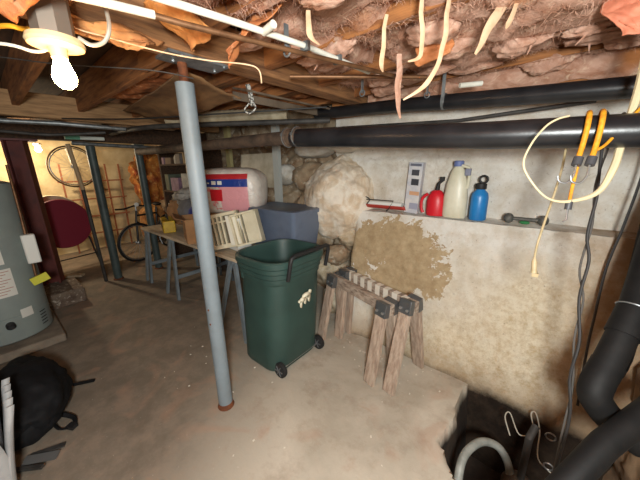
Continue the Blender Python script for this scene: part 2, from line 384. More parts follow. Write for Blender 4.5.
for i, (a, c) in enumerate(((0.80, 1.18), (1.24, 1.65), (1.72, 2.10))):
    batt(-3.4, -1.5, a-.02, c+.02, 41+i, KRAFT, 0.06, 'brown paper faced insulation batt beyond the column, '+('left', 'middle', 'right')[i]+' bay', 0.9)
b = MB(); b.grid(lambda a, c: Vector((-1.3+1.85*a, 2.27-.09*sin(pi*c)-.05*fb(a*9, c*2, 5, 1, 4), 1.985+.25*c+.03*fb(a*7, 3, c, 1, 3))), 90, 14)
solo('insulation_batt', 'crumpled insulation stuffed along the sill above the upper black pipe', 'insulation', b, PINK, sharp=75)
random.seed(11)
for k in range(30):
    u = random.uniform(-1.15, 0.35); v = random.choice([0.5, 0.95, 1.4, 1.85, 1.2, 2.0])+random.uniform(-.16, .16); L = random.uniform(.02, .05)
    b = MB(); b.blob((u, v, 2.085-L*.3), (random.uniform(.07, .16), random.uniform(.03, .06), L), 4, 0.32, 1.5, k*3.1, 4)
    for q in range(2 if k % 2 else 0):
        x = u+random.uniform(-.05, .05); y = v+random.uniform(-.02, .02); l = random.uniform(.02, .07); dx = random.uniform(-.05, .05)
        b.tube([(x, y, 2.10), (x+dx*.4, y, 2.08-l*.5), (x+dx, y-.01, 2.08-l)], [.012, .006, .0015], 7, smooth=4, flat=.5)
    solo('insulation_tuft', 'loose pink tuft hanging out of the ceiling insulation', 'insulation', b, PINK, 'loose tufts of ceiling insulation', sharp=80)
def flap(pts, m, lab, seed=0, thick=0.004):
    # crumpled four-cornered sheet
    p00, p10, p11, p01 = [Vector(p) for p in pts]; b = MB()
    def fn(a, c):
        p = p00*(1-a)*(1-c)+p10*a*(1-c)+p11*a*c+p01*(1-a)*c
        nn = (p10-p00).cross(p01-p00).normalized(); w = 0.03*fb(a*1.8+seed, c*1.8, seed, 1, 2)+0.006*fb(a*7, c*7, seed)
        ed = 0.03*fb(a*1.6, c*1.6, seed+3, 1, 2)
        return p+nn*w+Vector((ed, ed*.5, 0))
    b.grid(fn, 30, 30); o = solo('kraft_paper_flap', lab, 'paper', b, m, sharp=60)
    s = o.modifiers.new('thickness', 'SOLIDIFY'); s.thickness = thick; return o
flap([(-1.08, .82, 2.12), (-.84, .80, 2.10), (-.93, .66, 1.93), (-1.0, .68, 1.90)], KRAFT, 'orange kraft paper flap pointing down beside the copper pipe', 2)
flap([(-1.2, .50, 2.10), (-.95, .45, 2.08), (-1.0, .62, 1.99), (-1.2, .66, 2.0)], mat('yellow_paper', (206, 146, 84), 0.7, c2=(170, 106, 60), scale=9), 'yellowish paper scrap tucked above the copper pipe', 5)
flap([(-.60, 1.34, 2.1), (-.40, 1.34, 2.08), (-.43, 1.38, 2.0), (-.55, 1.37, 1.97)], KRAFT, 'orange paper flap hanging above the middle of the upper pipe', 9)
flap([(.02, 1.50, 2.10), (.22, 1.48, 2.08), (.20, 1.44, 1.93), (.08, 1.46, 1.95)], mat('salmon_paper', (204, 128, 98), 0.7, c2=(176, 96, 70), scale=9), 'salmon pink insulation flap at the top right corner', 12)
flap([(-1.15, .05, 2.08), (-.88, .12, 2.08), (-.92, .2, 1.95), (-1.12, .16, 1.93)], PINKW, 'ragged amber insulation scrap hanging over the lamp fixture', 15, .02)
flap([(-1.33, .25, 2.05), (-1.32, .60, 2.05), (-1.28, .50, 1.99), (-1.3, .30, 1.98)], mat('splintered_wood', (196, 140, 86), 0.8, c2=(160, 104, 60), scale=10), 'splintered orange wood scrap under the girder beside the bulb', 18, .01)
flap([(-3.2, 1.0, 2.08), (-1.7, .85, 2.07), (-1.7, 1.25, 1.99), (-3.1, 1.3, 2.0)], mat('brown_paper', (140, 104, 68), 0.7, c2=(104, 74, 48), scale=5, bump=0.3, bscale=12), 'long drooping brown paper facing behind the column head', 22, .006)
STRIP = mat('pale_paper_strip', (214, 182, 148), 0.8, c2=(184, 146, 110), scale=12)
for nm, pts, r in (('bent pale strip hanging left of the long one', [(-.43, 1.04, 2.1), (-.41, 1.02, 1.98), (-.40, 1.0, 1.89), (-.43, .97, 1.87)], .0075),
                   ('longest pale curved strip hanging to the upper black pipe', [(-.36, 1.1, 2.1), (-.35, 1.07, 1.97), (-.35, 1.03, 1.87), (-.37, .99, 1.80), (-.42, .93, 1.75)], .008),
                   ('broad pale strip slanting near the top right', [(-.22, 1.30, 2.1), (-.25, 1.24, 2.02), (-.28, 1.18, 1.91)], .016),
                   ('short pale strip beside the broad slanting one', [(-.19, 1.31, 2.1), (-.21, 1.26, 1.99)], .009),
                   ('short thin pale strip over the middle joist', [(-.55, 1.04, 2.06), (-.55, 1.02, 1.91), (-.54, 1.01, 1.87)], .008),
                   ('brown twisted strip hanging over the upper black pipe', [(-.59, 1.25, 2.0), (-.59, 1.25, 1.9), (-.58, 1.23, 1.82), (-.56, 1.22, 1.74)], .013),
                   ('curled pale strip above the white conduit end', [(-.72, .82, 2.05), (-.70, .80, 1.97), (-.66, .80, 1.93)], .009)):
    b = MB(); n_ = len(pts); b.tube(pts, [r*.8, r*1.1]+[r*.9]*(n_-3)+[r*.3], 8, smooth=6, flat=0.22); b.v = [p+Vector((.002*sin(p.z*60+p.y*9), .002*sin(p.z*43), 0)) for p in b.v]
    solo('hanging_strip', nm, 'strip', b, STRIP if 'brown' not in nm else PINK)

# ---------------------------------------------------------------- pipes
def pipe(name, lab, pts, r, m, smooth=0, n=20):
    b = MB(); b.tube(pts, r, n, smooth=smooth); return solo(name, lab, 'pipe', b, m)
t = thing('drain_pipe', 'thick lower black plastic drain pipe running in front of the wall, joined to brown iron', 'pipe', (-.5, 1.44, 1.6))
b = MB(); b.tube([(-1.42, 1.435, 1.735), (-.29, 1.46, 1.665), (.46, 1.52, 1.64)], .057, 28); part('black_pipe', b, ABS, t, 'glossy black plastic length')
b = MB(); b.tube([(-4.5, 1.50, 1.775), (-1.5, 1.437, 1.74)], .046, 20); part('iron_pipe', b, IRON, t, 'rough brown cast iron length')
b = MB(); b.lathe((-1.50, 1.437, 1.74), [(.05, 0), (.062, .005), (.062, .03), (.055, .035), (.055, .10), (.062, .105), (.062, .125), (.058, .13)], 24, 'X'); part('coupling', b, IRON, t)
for du in (.02, .115):
    b = MB(); b.torus((-1.50+du, 1.437, 1.74), .0625, .004, 'X', 28, 6); b.box((-1.5+du, 1.437-.06, 1.755), (.012, .02, .016)); part('hose_clamp', b, GALV, t)
t = thing('upper_drain_pipe', 'thinner upper black plastic drain pipe strapped under the joists', 'pipe', (-.5, 1.9, 1.8))
b = MB(); b.tube([(-1.78, 2.12, 2.02), (-1.70, 2.10, 2.0), (-.92, 2.02, 1.95), (-.41, 1.96, 1.905), (.30, 1.85, 1.84), (.5, 1.83, 1.83)], .045, 24); part('black_pipe', b, ABS, t)
b = MB(); b.lathe((-1.74, 2.115, 2.01), [(.05, -.05), (.055, -.04), (.055, .08), (.047, .09)], 24, 'X'); part('elbow_hub', b, ABS, t)
b = MB(); b.lathe((-.62, 1.986, 1.926), [(.0455, -.011), (.0485, -.011), (.0485, .011), (.0455, .011)], 28, 'X'); b.box((-.62, 1.945, 2.02), (.02, .004, .16)); part('perforated_strap', b, GALV, t, 'pale perforated metal strap')
pipe('vent_pipe', 'slim dark pipe crossing behind the two black drain pipes', [(-1.9, 2.28, 1.90), (-.6, 2.26, 1.84), (.1, 2.2, 1.86)], .012, DARKPIPE)
pipe('water_pipe', 'dark grey pipe running behind the column to the left', [(-3.9, 1.05, 1.93), (-3.0, 1.05, 1.91), (-2.46, 1.33, 1.91), (-1.5, 1.94, 1.905)], .021, DARKPIPE, 8)
pipe('grey_pipe', 'pale grey pipe under the far girder at the left', [(-3.5, -.6, 1.93), (-3.38, .25, 1.93), (-3.3, .53, 1.93), (-3.28, 1.05, 1.92)], .018, GALV)
t = thing('conduit', 'white conduit running from the top left to the middle of the ceiling', 'conduit', (-.9, .8, 2.0))
b = MB(); b.tube([(-.97, 0.1, 2.0), (-.87, .65, 2.0), (-.83, .92, 2.0), (-.81, 1.37, 2.0)], .0105, 14); part('tube', b, WHITEPIPE, t)
for f_ in (.92, 1.12): b = MB(); k = -.83+.02*(f_-.92)/.45; b.box((k, f_, 1.998), (.04, .014, .032)); part('clip', b, GALV, t)
b = MB(); b.tube([(-.86, .74, 2.0), (-.79, .725, 2.0)], .0125, 12); part('branch', b, WHITEPIPE, t)
pipe('copper_pipe', 'tarnished copper pipe running beside the white conduit', [(-.975, .40, 1.978), (-.95, .50, 1.975), (-.69, 1.47, 1.975)], .009, COPPER, n=12)
pipe('white_pipe', 'short white pipe length at the top left ending at the copper pipe', [(-1.08, .06, 1.978), (-1.0, .3, 1.978), (-.965, .425, 1.978)], .011, WHITEPIPE, n=12)
pipe('white_pipe', 'short white pipe stub just above the upper black pipe', [(-.48, 1.77, 1.955), (-.39, 1.85, 1.965)], .013, WHITEPIPE, n=12)
pipe('copper_pipe', 'short brown pipe stub crossing below the joist by the conduit end', [(-1.2, 1.20, 2.02), (-.62, 1.66, 2.0)], .010, COPPER, n=12)
for u_, v_ in ((-.87, .86), (-1.0, 1.62), (-.72, 1.95)):
    b = MB(); b.torus((u_, v_, 1.975), .017, .004, 'Y', 18, 6); b.box((u_, v_, 2.02), (.006, .02, .09)); solo('pipe_hanger', 'small grey metal hanger '+{-.87: 'round the copper pipe', -1.0: 'under the joist near the girder end', -.72: 'near the upper drain pipe'}[u_], 'pipe hanger', b, GALV)
t = thing('flexible_duct', 'pale wrapped round duct above the pipes beyond the column', 'duct', (-2.4, 1.65, 2.0))
b = MB()
pts = [(-2.95+.11*i, 1.28+.075*i, 2.0) for i in range(9)]
rs = [.062+.006*(i % 2) for i in range(49)]
b.tube([Vector((-2.95, 1.28, 2.0)).lerp(Vector((-2.0, 1.95, 2.0)), i/48) for i in range(49)], rs, 18); part('duct_sleeve', b, mat('dusty_foil', (176, 164, 138), 0.6, c2=(140, 124, 98), scale=8), t)
b = MB(); b.box((-1.62, 1.25, 2.00), (.012, .028, .13), rx=.25); b.tube([(-1.62, 1.235, 1.95), (-1.64, 1.21, 1.91), (-1.60, 1.22, 1.885), (-1.575, 1.25, 1.92), (-1.60, 1.25, 1.955)], .005, 8, smooth=5)
solo('perforated_hanger_strap', 'white perforated strap looped below the girder', 'strap', b, mat('pale_strap', (206, 204, 198), .5, c2=(90, 90, 88), scale=60, lo=.5, hi=.52))
b = MB(); b.box((-1.66, 1.7, 2.035), (.16, 1.0, .012), ry=.25); b.box((-1.74, 1.7, 2.01), (.012, 1.0, .05)); solo('sheet_metal_flashing', 'dusty grey sheet metal strip under the girder behind the copper pipe', 'sheet metal', b, mat('dusty_sheet_metal', (132, 116, 100), .6, .3, c2=(96, 80, 66), scale=7))

ABSD = mat('shaded_black_abs', (12, 12, 13), 0.65, c2=(24, 23, 23), scale=9, bump=0.1, bscale=30, spec=.3)  # darker copy of the black plastic, the corner's shade put into its colour
# sloping waste pipes at the right
t = thing('waste_pipe', 'thick black waste pipe slanting down at the right edge into an elbow', 'pipe', (.25, 1.5, .5))
P0, P1, P2, P3 = Vector((.40, 1.98, 1.38)), Vector((.315, 1.55, .96)), Vector((.235, 1.34, .70)), Vector((.33, 1.375, .56))
b = MB(); b.tube([P0, P1, P2], .048, 26); part('pipe_run', b, ABSD, t)
b = MB(); d_ = (P2-P1).normalized(); b.tube([P1-d_*.02, P1+d_*.10], .054, 26); part('coupling', b, ABSD, t); b = MB(); b.tube([P2-d_*.12, P2-d_*.0, P2+Vector((.03, .01, -.07)), P3, P3+Vector((.07, .02, -.05))], .051, 26, smooth=5); part('elbow', b, ABSD, t)
b = MB(); b.torus((0, 0, 0), .056, .003, 'Z', 26, 6); q = d_.to_track_quat('Z', 'Y').to_matrix(); b.v = [q @ p+P1-d_*.02 for p in b.v]; part('rim_ring', b, GALV, t)
b = MB(); b.tube([(.43, 1.44, .71), (.264, 1.18, .61), (.15, 1.0, .46), (.05, .85, .32)], .041, 24); solo('lower_waste_pipe', 'black pipe crossing the bottom right corner above the sump', 'pipe', b, ABSD)
b = MB(); b.tube([(.40, 2.12, 2.2), (.41, 2.1, 1.2), (.43, 2.05, 0.0)], .05, 20); solo('vent_stack', 'dark upright stack pipe in the corner at the right edge', 'pipe', b, ABSD)

# ---------------------------------------------------------------- posts
POSTP = mat('grey_blue_post_paint', (124, 136, 144), 0.55, c2=(112, 122, 128), scale=5, bump=0.06, bscale=40)
RUST = mat('rusty_iron', (132, 76, 44), 0.85, 0.2, c2=(92, 54, 36), scale=20, bump=0.4, bscale=80)
t = thing('lally_column', 'grey painted steel column standing in the foreground left of the green bin', 'column', (-1.48, .75, 0))
b = MB(); b.tube([(-1.48, .75, .005), (-1.475, .745, 1.95)], .044, 32); part('shaft', b, POSTP, t)
b = MB(); b.lathe((-1.475, .745, 1.93), [(.022, 0), (.022, .12)], 16); part('screw_jack', b, RUST, t, 'rusty adjusting screw')
b = MB(); b.box((-1.44, .79, 2.044), (.14, .30, .012)); part('top_plate', b, GALV, t)
for x in (-.045, .045):
    for y in (-.09, .12): bb = MB(); bb.lathe((-1.42+x, .79+y, 2.03), [(.008, 0), (.008, .01)], 6); part('bolt', bb, GALV, t)
b = MB(); b.lathe((-1.48, .75, 0), [(.052, 0), (.054, .006), (.046, .02), (.0445, .035)], 24); part('rusty_foot', b, RUST, t)
for z in (.64, .735): b = MB(); b.lathe((-1.462, .706, z), [(.001, -.004), (.006, -.002), (.006, .002), (.001, .004)], 8, 'Y'); part('bolt_hole', b, RUST, t)
GREENP = mat('dark_green_post_paint', (74, 88, 88), 0.5, c2=(56, 66, 66), scale=8)
def post(lab, u, v, h, r, m, u2=None):
    t = thing('steel_post', lab, 'post', (u, v, 0))
    b = MB(); b.tube([(u, v, 0.005), (u2 if u2 is not None else u, v, h)], r, 20); part('shaft', b, m, t)
    b = MB(); b.lathe((u, v, 0), [(r+.015, 0), (r+.013, .012), (r, .02)], 20); part('foot', b, RUST, t)
    b = MB(); b.box((u2 if u2 is not None else u, v, h+.008), (.13, .13, .012)); part('top_plate', b, GREENP, t)
post('dark green post with a clear floor foot, between the red disc and the bicycle', -4.7, 1.01, 1.87, .05, GREENP)
post('dark green post at the far end of the table, right of the bicycle', -4.7, 1.56, 1.87, .05, GREENP)
t = thing('wooden_pole', 'slim dark pole with pale top leaning in front of the hanging wheel', 'pole', (-4.8, .87, 0))
b = MB(); b.tube([(-4.75, .87, 0.0), (-4.7, .84, 1.3)], .022, 12); part('lower_shaft', b, DARKPIPE, t)
b = MB(); b.tube([(-4.7, .84, 1.3), (-4.68, .79, 1.86)], .024, 12); part('upper_shaft', b, mat('pale_brown_pole', (176, 150, 116), .6), t, 'pale brown upper length')
t = thing('header_pipe', 'grey horizontal pipe across the tops of the far green posts', 'pipe', (-4.6, 1.2, 1.8))
b = MB(); b.tube([(-4.62, .82, 1.865), (-4.62, 1.75, 1.84)], .024, 14); part('tube', b, GALV, t)
b = MB(); b.box((-4.3, .90, 1.905), (.05, .36, .04)); o = solo('tube_light', 'white and green box light under the dark far beam', 'light', b, mat('white_housing', (214, 220, 212), .5), bevel=.008); b = MB(); b.box((-4.3, .78, 1.905), (.054, .13, .044)); part('end_cover', b, mat('green_cover', (98, 160, 132), .5), o, 'green end')
# maroon I post
MAROON = mat('maroon_paint', (104, 44, 38), 0.55, c2=(80, 34, 32), scale=7)
t = thing('maroon_steel_beam_post', 'maroon painted flanged steel post beside the water heater', 'column', (-4.7, .36, 0))
b = MB(); b.box((-4.70, .27, 1.0), (.17, .02, 1.75)); b.box((-4.70, .42, 1.0), (.17, .02, 1.75)); b.box((-4.70, .345, 1.0), (.02, .14, 1.75)); b.turn((-4.7, .345, 1), rz=-.35); part('flanged_shaft', b, MAROON, t)
b = MB(); b.box((-4.70, .37, 1.88), (.26, .30, .02)); part('top_plate', b, MAROON, t)
b = MB(); b.box((-4.45, .38, .09), (.52, .34, .18)); solo('stone_footing', 'mottled stone block under the maroon post', 'block', b, mat('mottled_stone', (120, 104, 90), .9, c2=(88, 72, 62), scale=9, c3=(186, 174, 160), bump=.5), bevel=.02)

# ---------------------------------------------------------------- water heater
hu, hv = -3.70, -.10
b = MB(); b.lathe((hu-.02, hv, 0.0), [(.40, 0), (.40, .07), (.385, .08)], 30); b2 = MB(); b2.box((hu, hv-.05, .04), (.80, .74, .08)); solo('concrete_pad', 'low concrete pad under the grey water heater', 'pad', b2, mat('pad_concrete', (140, 128, 112), .9, c2=(112, 100, 88), scale=5, bump=.4), bevel=.015)
t = thing('water_heater', 'grey cylindrical water heater with white and red labels at the left edge', 'water heater', (hu, hv, .08))
R_ = .29; b = MB(); b.lathe((hu, hv, .10), [(R_-.01, 0), (R_, .01), (R_, .22), (R_-.004, .225), (R_, .23), (R_, 1.33), (R_-.01, 1.35), (R_-.08, 1.375), (.05, 1.385), (.001, 1.386)], 56)
part('tank', b, mat('heater_grey', (136, 146, 142), .45, c2=(126, 134, 132), scale=3), t)
for a in (-1.2, .3, 1.8): b = MB(); b.lathe((hu+.2*cos(a), hv+.2*sin(a), .078), [(.02, 0), (.02, .03)], 10); part('leg', b, BLACK, t)
def curved(a0, a1, z0, z1, off=.002):
    b = MB(); b.grid(lambda p, q: Vector((hu+(R_+off)*cos(a0+(a1-a0)*p), hv+(R_+off)*sin(a0+(a1-a0)*p), z0+(z1-z0)*q)), 14, 2)
    return b
PAPER = mat('label_paper', (214, 212, 204), .6); REDP = mat('label_red', (176, 44, 40), .6); GREYP = mat('print_grey', (120, 120, 118), .7)
F0 = .30
o = part('warning_label', curved(F0-.62, F0+.02, .80, 1.05), PAPER, t, 'upper white label framed in black and red')
fr = MB(); fr.add(curved(F0-.60, F0+.0, 1.0, 1.03, .003).v, curved(0, 1, 0, 1).f); part('red_heading', fr, REDP, o)
ln = MB()
for k in range(6): c_ = curved(F0-.58, F0-.04-.1*(k % 2), .975-.028*k, .983-.028*k, .003); ln.add(c_.v, c_.f)
part('print_lines', ln, GREYP, o)
o = part('rating_label', curved(F0-.62, F0+.1, .52, .76), PAPER, t, 'lower white label with small print')
ln = MB()
for k in range(9): c_ = curved(F0-.58, F0+.05-.08*(k % 3), .735-.024*k, .741-.024*k, .003); ln.add(c_.v, c_.f)
part('print_lines', ln, mat('print_pinkish', (176, 128, 116), .7), o)
part('access_cover', curved(.32, .60, .30, .38, .008), PAPER, t, 'small pale access plate')
b = MB(); b.lathe((0, 0, 0), [(.03, 0), (.03, .05), (.018, .06), (.018, .08)], 14, 'X'); b.turn((0, 0, 0), rz=.05); b.v = [p+Vector((hu+(R_-.01)*cos(.05), hv+(R_-.01)*sin(.05), .27)) for p in b.v]; part('drain_valve', b, BLACK, t)
for k in range(5): part('vent_slot', curved(.78, 1.0, .16+.03*k, .17+.03*k, .003), BLACK, t)
b = MB(); b.tube([(-3.62, .18, 1.60), (-3.55, .17, 1.2), (-3.50, .15, .60)], .010, 10); solo('gas_line', 'thin copper line running down beside the water heater', 'pipe', b, COPPER)
b = MB(); b.box((-3.50, .17, .88), (.07, .09, .26)); o = solo('white_control_box', 'white box with yellow tag on the line beside the heater', 'box', b, WHITE, bevel=.01)
b = MB(); b.box((-3.47, .17, .60), (.02, .12, .07), rx=.3); part('yellow_tag', b, mat('yellow_tag', (206, 204, 60), .5), o)
b = MB(); b.tube([(-3.75, .02, 1.46), (-3.75, .05, 1.85), (-3.6, .5, 1.86), (-3.5, .9, 1.9)], .014, 12, smooth=5); solo('hot_water_pipe', 'dark pipe rising off the heater and crossing under the beam', 'pipe', b, DARKPIPE)
b = MB(); b.tube([(-3.9, -.25, 1.46), (-3.9, -.25, 2.1)], .05, 16); solo('flue_pipe', 'grey flue rising off the water heater', 'pipe', b, GALV)

# ---------------------------------------------------------------- far room
def wheel(parent, c, R, ang, tyre, rimm, nsp=18, tw=.018):
    b = MB(); b.torus(c, R, tw, 'X', 44, 8); b.turn(c, rz=ang); part('tyre', b, tyre, parent)
    b = MB(); b.torus(c, R-.028, .009, 'X', 44, 6); b.turn(c, rz=ang); rim = part('rim', b, rimm, parent)
    b = MB()
    for k in range(nsp):
        a = 2*pi*k/nsp; s_ = .02*(1 if k % 2 else -1); b.tube([Vector(c)+Vector((s_, .02*cos(a+.8), .02*sin(a+.8))), Vector(c)+Vector((0, (R-.03)*cos(a), (R-.03)*sin(a)))], .0022, 5)
    b.turn(c, rz=ang); part('spokes', b, STEEL, parent)
    b = MB(); b.lathe(Vector(c)-Vector((.04, 0, 0)), [(.012, 0), (.03, .012), (.016, .02), (.016, .06), (.03, .068), (.012, .08)], 14, 'X'); b.turn(c, rz=ang); part('hub', b, STEEL, parent)
t = thing('bicycle_wheel', 'thin bicycle wheel hung high on the far cream wall', 'bicycle wheel', (-6.3, 1.07, 1.25)); wheel(t, (-6.3, 1.07, 1.60), .33, .1, mat('brown_tyre', (88, 66, 46), .7), STEEL, tw=.012)
t = thing('far_lamp', 'lit bare bulb under the far ceiling beside the hanging wheel', 'lamp', (-6.5, .72, 1.9))
b = MB(); b.lathe((-6.5, .72, 1.94), [(.05, 0), (.05, .03), (.02, .04)], 16); part('socket', b, WHITE, t)
b = MB(); b.lathe((-6.5, .72, 1.83), [(.001, 0), (.03, .015), (.045, .045), (.03, .085), (.018, .115)], 16); part('bulb', b, glow('far_bulb_glow', (255, 226, 170), 30), t)
t = thing('round_maroon_table', 'large upright maroon round tabletop leaning on a low stand', 'tabletop', (-5.8, .70, 0))
b = MB(); b.lathe((-5.8, .70, .74), [(.37, -.012), (.38, 0), (.37, .012)], 48, 'X'); b.turn((-5.8, .70, .74), ry=-.12, rz=.25); part('round_top', b, mat('deep_maroon', (136, 34, 56), .5), t)
for dv in (-.33, .33): b = MB(); b.tube([(-5.75, .70+dv*.8, .50), (-5.7, .70+dv, .0)], .012, 8); part('leg', b, BLACK, t)
b = MB(); b.tube([(-5.7, .37, .18), (-5.7, 1.03, .22)], .010, 8); part('crossbar', b, BLACK, t)
b = MB(); b.lathe((-6.02, .70, .80), [(.38, -.012), (.39, 0), (.38, .012)], 48, 'X'); b.turn((-6.02, .70, .80), ry=-.35, rz=.35); solo('pale_disc', 'pale disc showing just above the maroon tabletop', 'disc', b, CREAM)
t = thing('wooden_lattice', 'reddish thin wooden lattice rack against the far wall', 'trellis', (-6.75, 1.35, 0))
for k in range(5): b = MB(); b.box((-6.78+.0, .95+.22*k, .8), (.02, .025, 1.7), ry=.05); part('upright', b, mat('red_brown_slat', (150, 92, 62), .7), t)
for k in range(4): b = MB(); b.box((-6.76, 1.38, .35+.33*k), (.018, 1.0, .025)); part('rail', b, MC['red_brown_slat'], t)
# bicycle seen from its front quarter
t = thing('bicycle', 'dark bicycle parked in front of the orange bundle', 'bicycle', (-5.5, 1.52, 0))
wheel(t, (-5.35, 1.53, .33), .32, .25, BLACK, STEEL); wheel(t, (-5.95, 2.28, .33), .32, -.65+1.2, BLACK, STEEL)
BF = mat('bike_black_frame', (34, 32, 34), .35)
b = MB(); b.tube([(-5.35, 1.53, .33), (-5.38, 1.57, .72), (-5.4, 1.6, .86)], .017, 10); part('fork', b, BF, t)
b = MB(); b.tube([(-5.39, 1.59, .78), (-5.75, 2.03, .74)], .017, 10); b.tube([(-5.38, 1.57, .68), (-5.70, 1.96, .30), (-5.78, 2.05, .85)], .017, 10); b.tube([(-5.95, 2.28, .33), (-5.76, 2.03, .74)], .011, 8); b.tube([(-5.95, 2.28, .33), (-5.70, 1.96, .30)], .011, 8); part('frame', b, BF, t)
b = MB(); b.tube([(-5.28, 1.28, .93), (-5.34, 1.42, .92), (-5.4, 1.6, .95), (-5.52, 1.76, .92), (-5.62, 1.86, .93)], .014, 8, smooth=4); h = part('handlebar', b, BF, t)
b = MB(); b.tube([(-5.4, 1.6, .84), (-5.4, 1.6, .95)], .014, 8); part('stem', b, STEEL, h)
b = MB(); b.blob((-5.80, 2.08, .90), (.13, .07, .035), 2, .05); part('saddle', b, BLACK, t)
b = MB(); b.lathe((-5.27, 1.58, .98), [(.001, -.02), (.03, -.012), (.034, .01), (.001, .014)], 12, 'X'); part('headlight', b, WHITE, t)
b = MB(); b.torus((-5.68, 1.95, .30), .09, .006, 'X', 24, 6); b.tube([(-5.64, 1.95, .30), (-5.60, 1.95, .16)], .008, 6); b.turn((-5.68, 1.95, .3), rz=.6); part('chainring', b, STEEL, t)
b = MB(); b.blob((-6.05, 2.14, 1.36), (.20, .32, .48), 4, .35, 2.6, 4, 4); solo('orange_bundle', 'orange and rust coloured bundle hanging above the bicycle', 'bundle', b, mat('orange_cloth', (214, 140, 62), .85, c2=(150, 62, 34), scale=5, c3=(226, 178, 104), bump=.4, bscale=18))
b = MB(); b.blob((-6.55, 2.25, .42), (.22, .28, .42), 3, .3, 2.6, 9, 4); solo('tan_bundle', 'tan bundle standing behind the bicycle', 'bundle', b, mat('tan_cloth', (196, 146, 88), .85, c2=(150, 96, 52), scale=5))
b = MB(); b.box((-5.9, .1, .04), (.7, .10, .03), rz=.3); b.box((-5.5, .35, .03), (.9, .08, .03), rz=.9); solo('scrap_boards', 'narrow boards lying on the far floor', 'boards', b, PALEWOOD)

# shelf unit with clutter against the stone wall
t = thing('clutter_shelf', 'crowded wooden shelf against the stone wall beyond the table', 'shelf', (-4.55, 2.2, 0))
for u_ in (-5.15, -3.95): b = MB(); b.box((u_, 2.20, .9), (.05, .42, 1.8)); part('side_panel', b, DARKWOOD, t)
for z in (.35, .80, 1.18, 1.60): b = MB(); b.box((-4.55, 2.20, z), (1.2, .42, .025)); part('shelf_board', b, DARKWOOD, t)
random.seed(5)
pal = [((176, 148, 108), 'tan'), ((120, 112, 108), 'grey'), ((196, 190, 178), 'white'), ((110, 84, 64), 'brown'), ((150, 120, 140), 'lilac'), ((92, 100, 84), 'olive')]
for row, z in (('low', .3625), ('middle', .8125), ('upper', 1.1925), ('top', 1.6125)):
    u = -5.08; k = 0
    while u < -4.1:
        w = random.uniform(.11, .24); h = random.uniform(.12, .28) if z < 1.5 else random.uniform(.1, .2); c, cn = pal[(k*5+int(z*10)) % 6]; b = MB()
        pos_ = ('leftmost', 'second from left', 'third from left', 'fourth from left', 'fifth from left', 'sixth from left', 'seventh from left', 'eighth from left', 'ninth')[k]
        if (k+int(z*7)) % 3 == 1:
            b.lathe((u+w/2, 2.10, z), [(w*.42, 0), (w*.44, .01), (w*.44, h*.8), (w*.38, h*.84), (w*.38, h)], 16); nm = 'storage_can'
        else: b.box((u+w/2, 2.12, z+h/2), (w*.92, .24, h), rz=random.uniform(-.35, .35)); nm = 'storage_box'
        solo(nm, '%s %s on the %s board of the clutter shelf, %s' % (cn, nm.split('_')[1], row, pos_), nm.split('_')[1], b, mat('clutter_'+cn, c, .7, c2=tuple(int(x*.8) for x in c), scale=12), bevel=.004); u += w+.01; k += 1
b = MB(); b.box((-3.55, 2.30, 1.2), (.09, .05, 1.95)); solo('pale_upright_board', 'pale yellow upright board behind the column', 'board', b, mat('pale_yellow_board', (176, 164, 116), .7))
b = MB(); b.box((-2.55, 2.28, 1.25), (.09, .05, 1.9)); solo('pale_upright_board', 'grey white upright board above the insulation bag', 'board', b, mat('pale_grey_board', (186, 190, 186), .7))
b = MB(); b.box((-3.0, 2.36, 1.50), (.75, .03, .42), rx=-.1); solo('plywood_sheet', 'pale plastic covered sheet leaning on the wall behind the column', 'sheet', b, mat('milky_sheet', (186, 180, 164), .4, c2=(150, 142, 124), scale=5))
# stones and boulder of the wall end
BOUL = N('whitewashed_boulder'); BOUL.col(BOUL.mix(BOUL.ramp(BOUL.noise(7, 8, .7, dist=.5), .42, .6), lin((238, 228, 212)), lin((212, 190, 162)))); BOUL.b.inputs['Roughness'].default_value = .95; BOUL.bump(BOUL.noise(24, 8, .8), .8, .015); BOUL = BOUL.m
b = MB(); b.blob((-1.69, 2.36, 1.20), (.40, .34, .415), 6, .10, 1.8, 2.0, 7); solo('boulder', 'big round whitewashed boulder bulging out of the wall beside the bench', 'boulder', b, BOUL, sharp=80)
for i, (u, v, z, a, c, d, lab, mm) in enumerate(((-2.2, 2.5, 1.42, .28, .16, .17, 'pale stone above the tote left of the boulder', RUB), (-2.65, 2.5, 1.45, .2, .15, .12, 'whitish stone over the insulation bag', WU), (-2.15, 2.5, 1.12, .3, .18, .15, 'brown earthy stone behind the grey tote', RUB), (-1.62, 2.2, .66, .13, .12, .10, 'small brown stone at the end of the bench below the boulder', RUB), (-1.75, 2.3, .45, .22, .2, .18, 'whitish stone low behind the green bin', WL), (-1.62, 2.25, .16, .2, .2, .16, 'low stone on the floor beside the sawhorses', WL), (-2.1, 2.45, 1.75, .3, .14, .12, 'squared white stone under the brown pipe', WU), (-1.62, 2.3, 1.78, .22, .12, .12, 'white stone above the boulder', WU), (-2.15, 2.45, .7, .3, .2, .2, 'earthy stone low in the wall behind the green bin', RUB), (-1.5, 2.28, .85, .14, .12, .09, 'pale stone under the boulder', WL))):
    b = MB(); b.blob((u, v, z), (a, c, d), 4, .22, 1.5, i*4.2+1, 5); solo('wall_stone', lab, 'stone', b, mm, sharp=70)

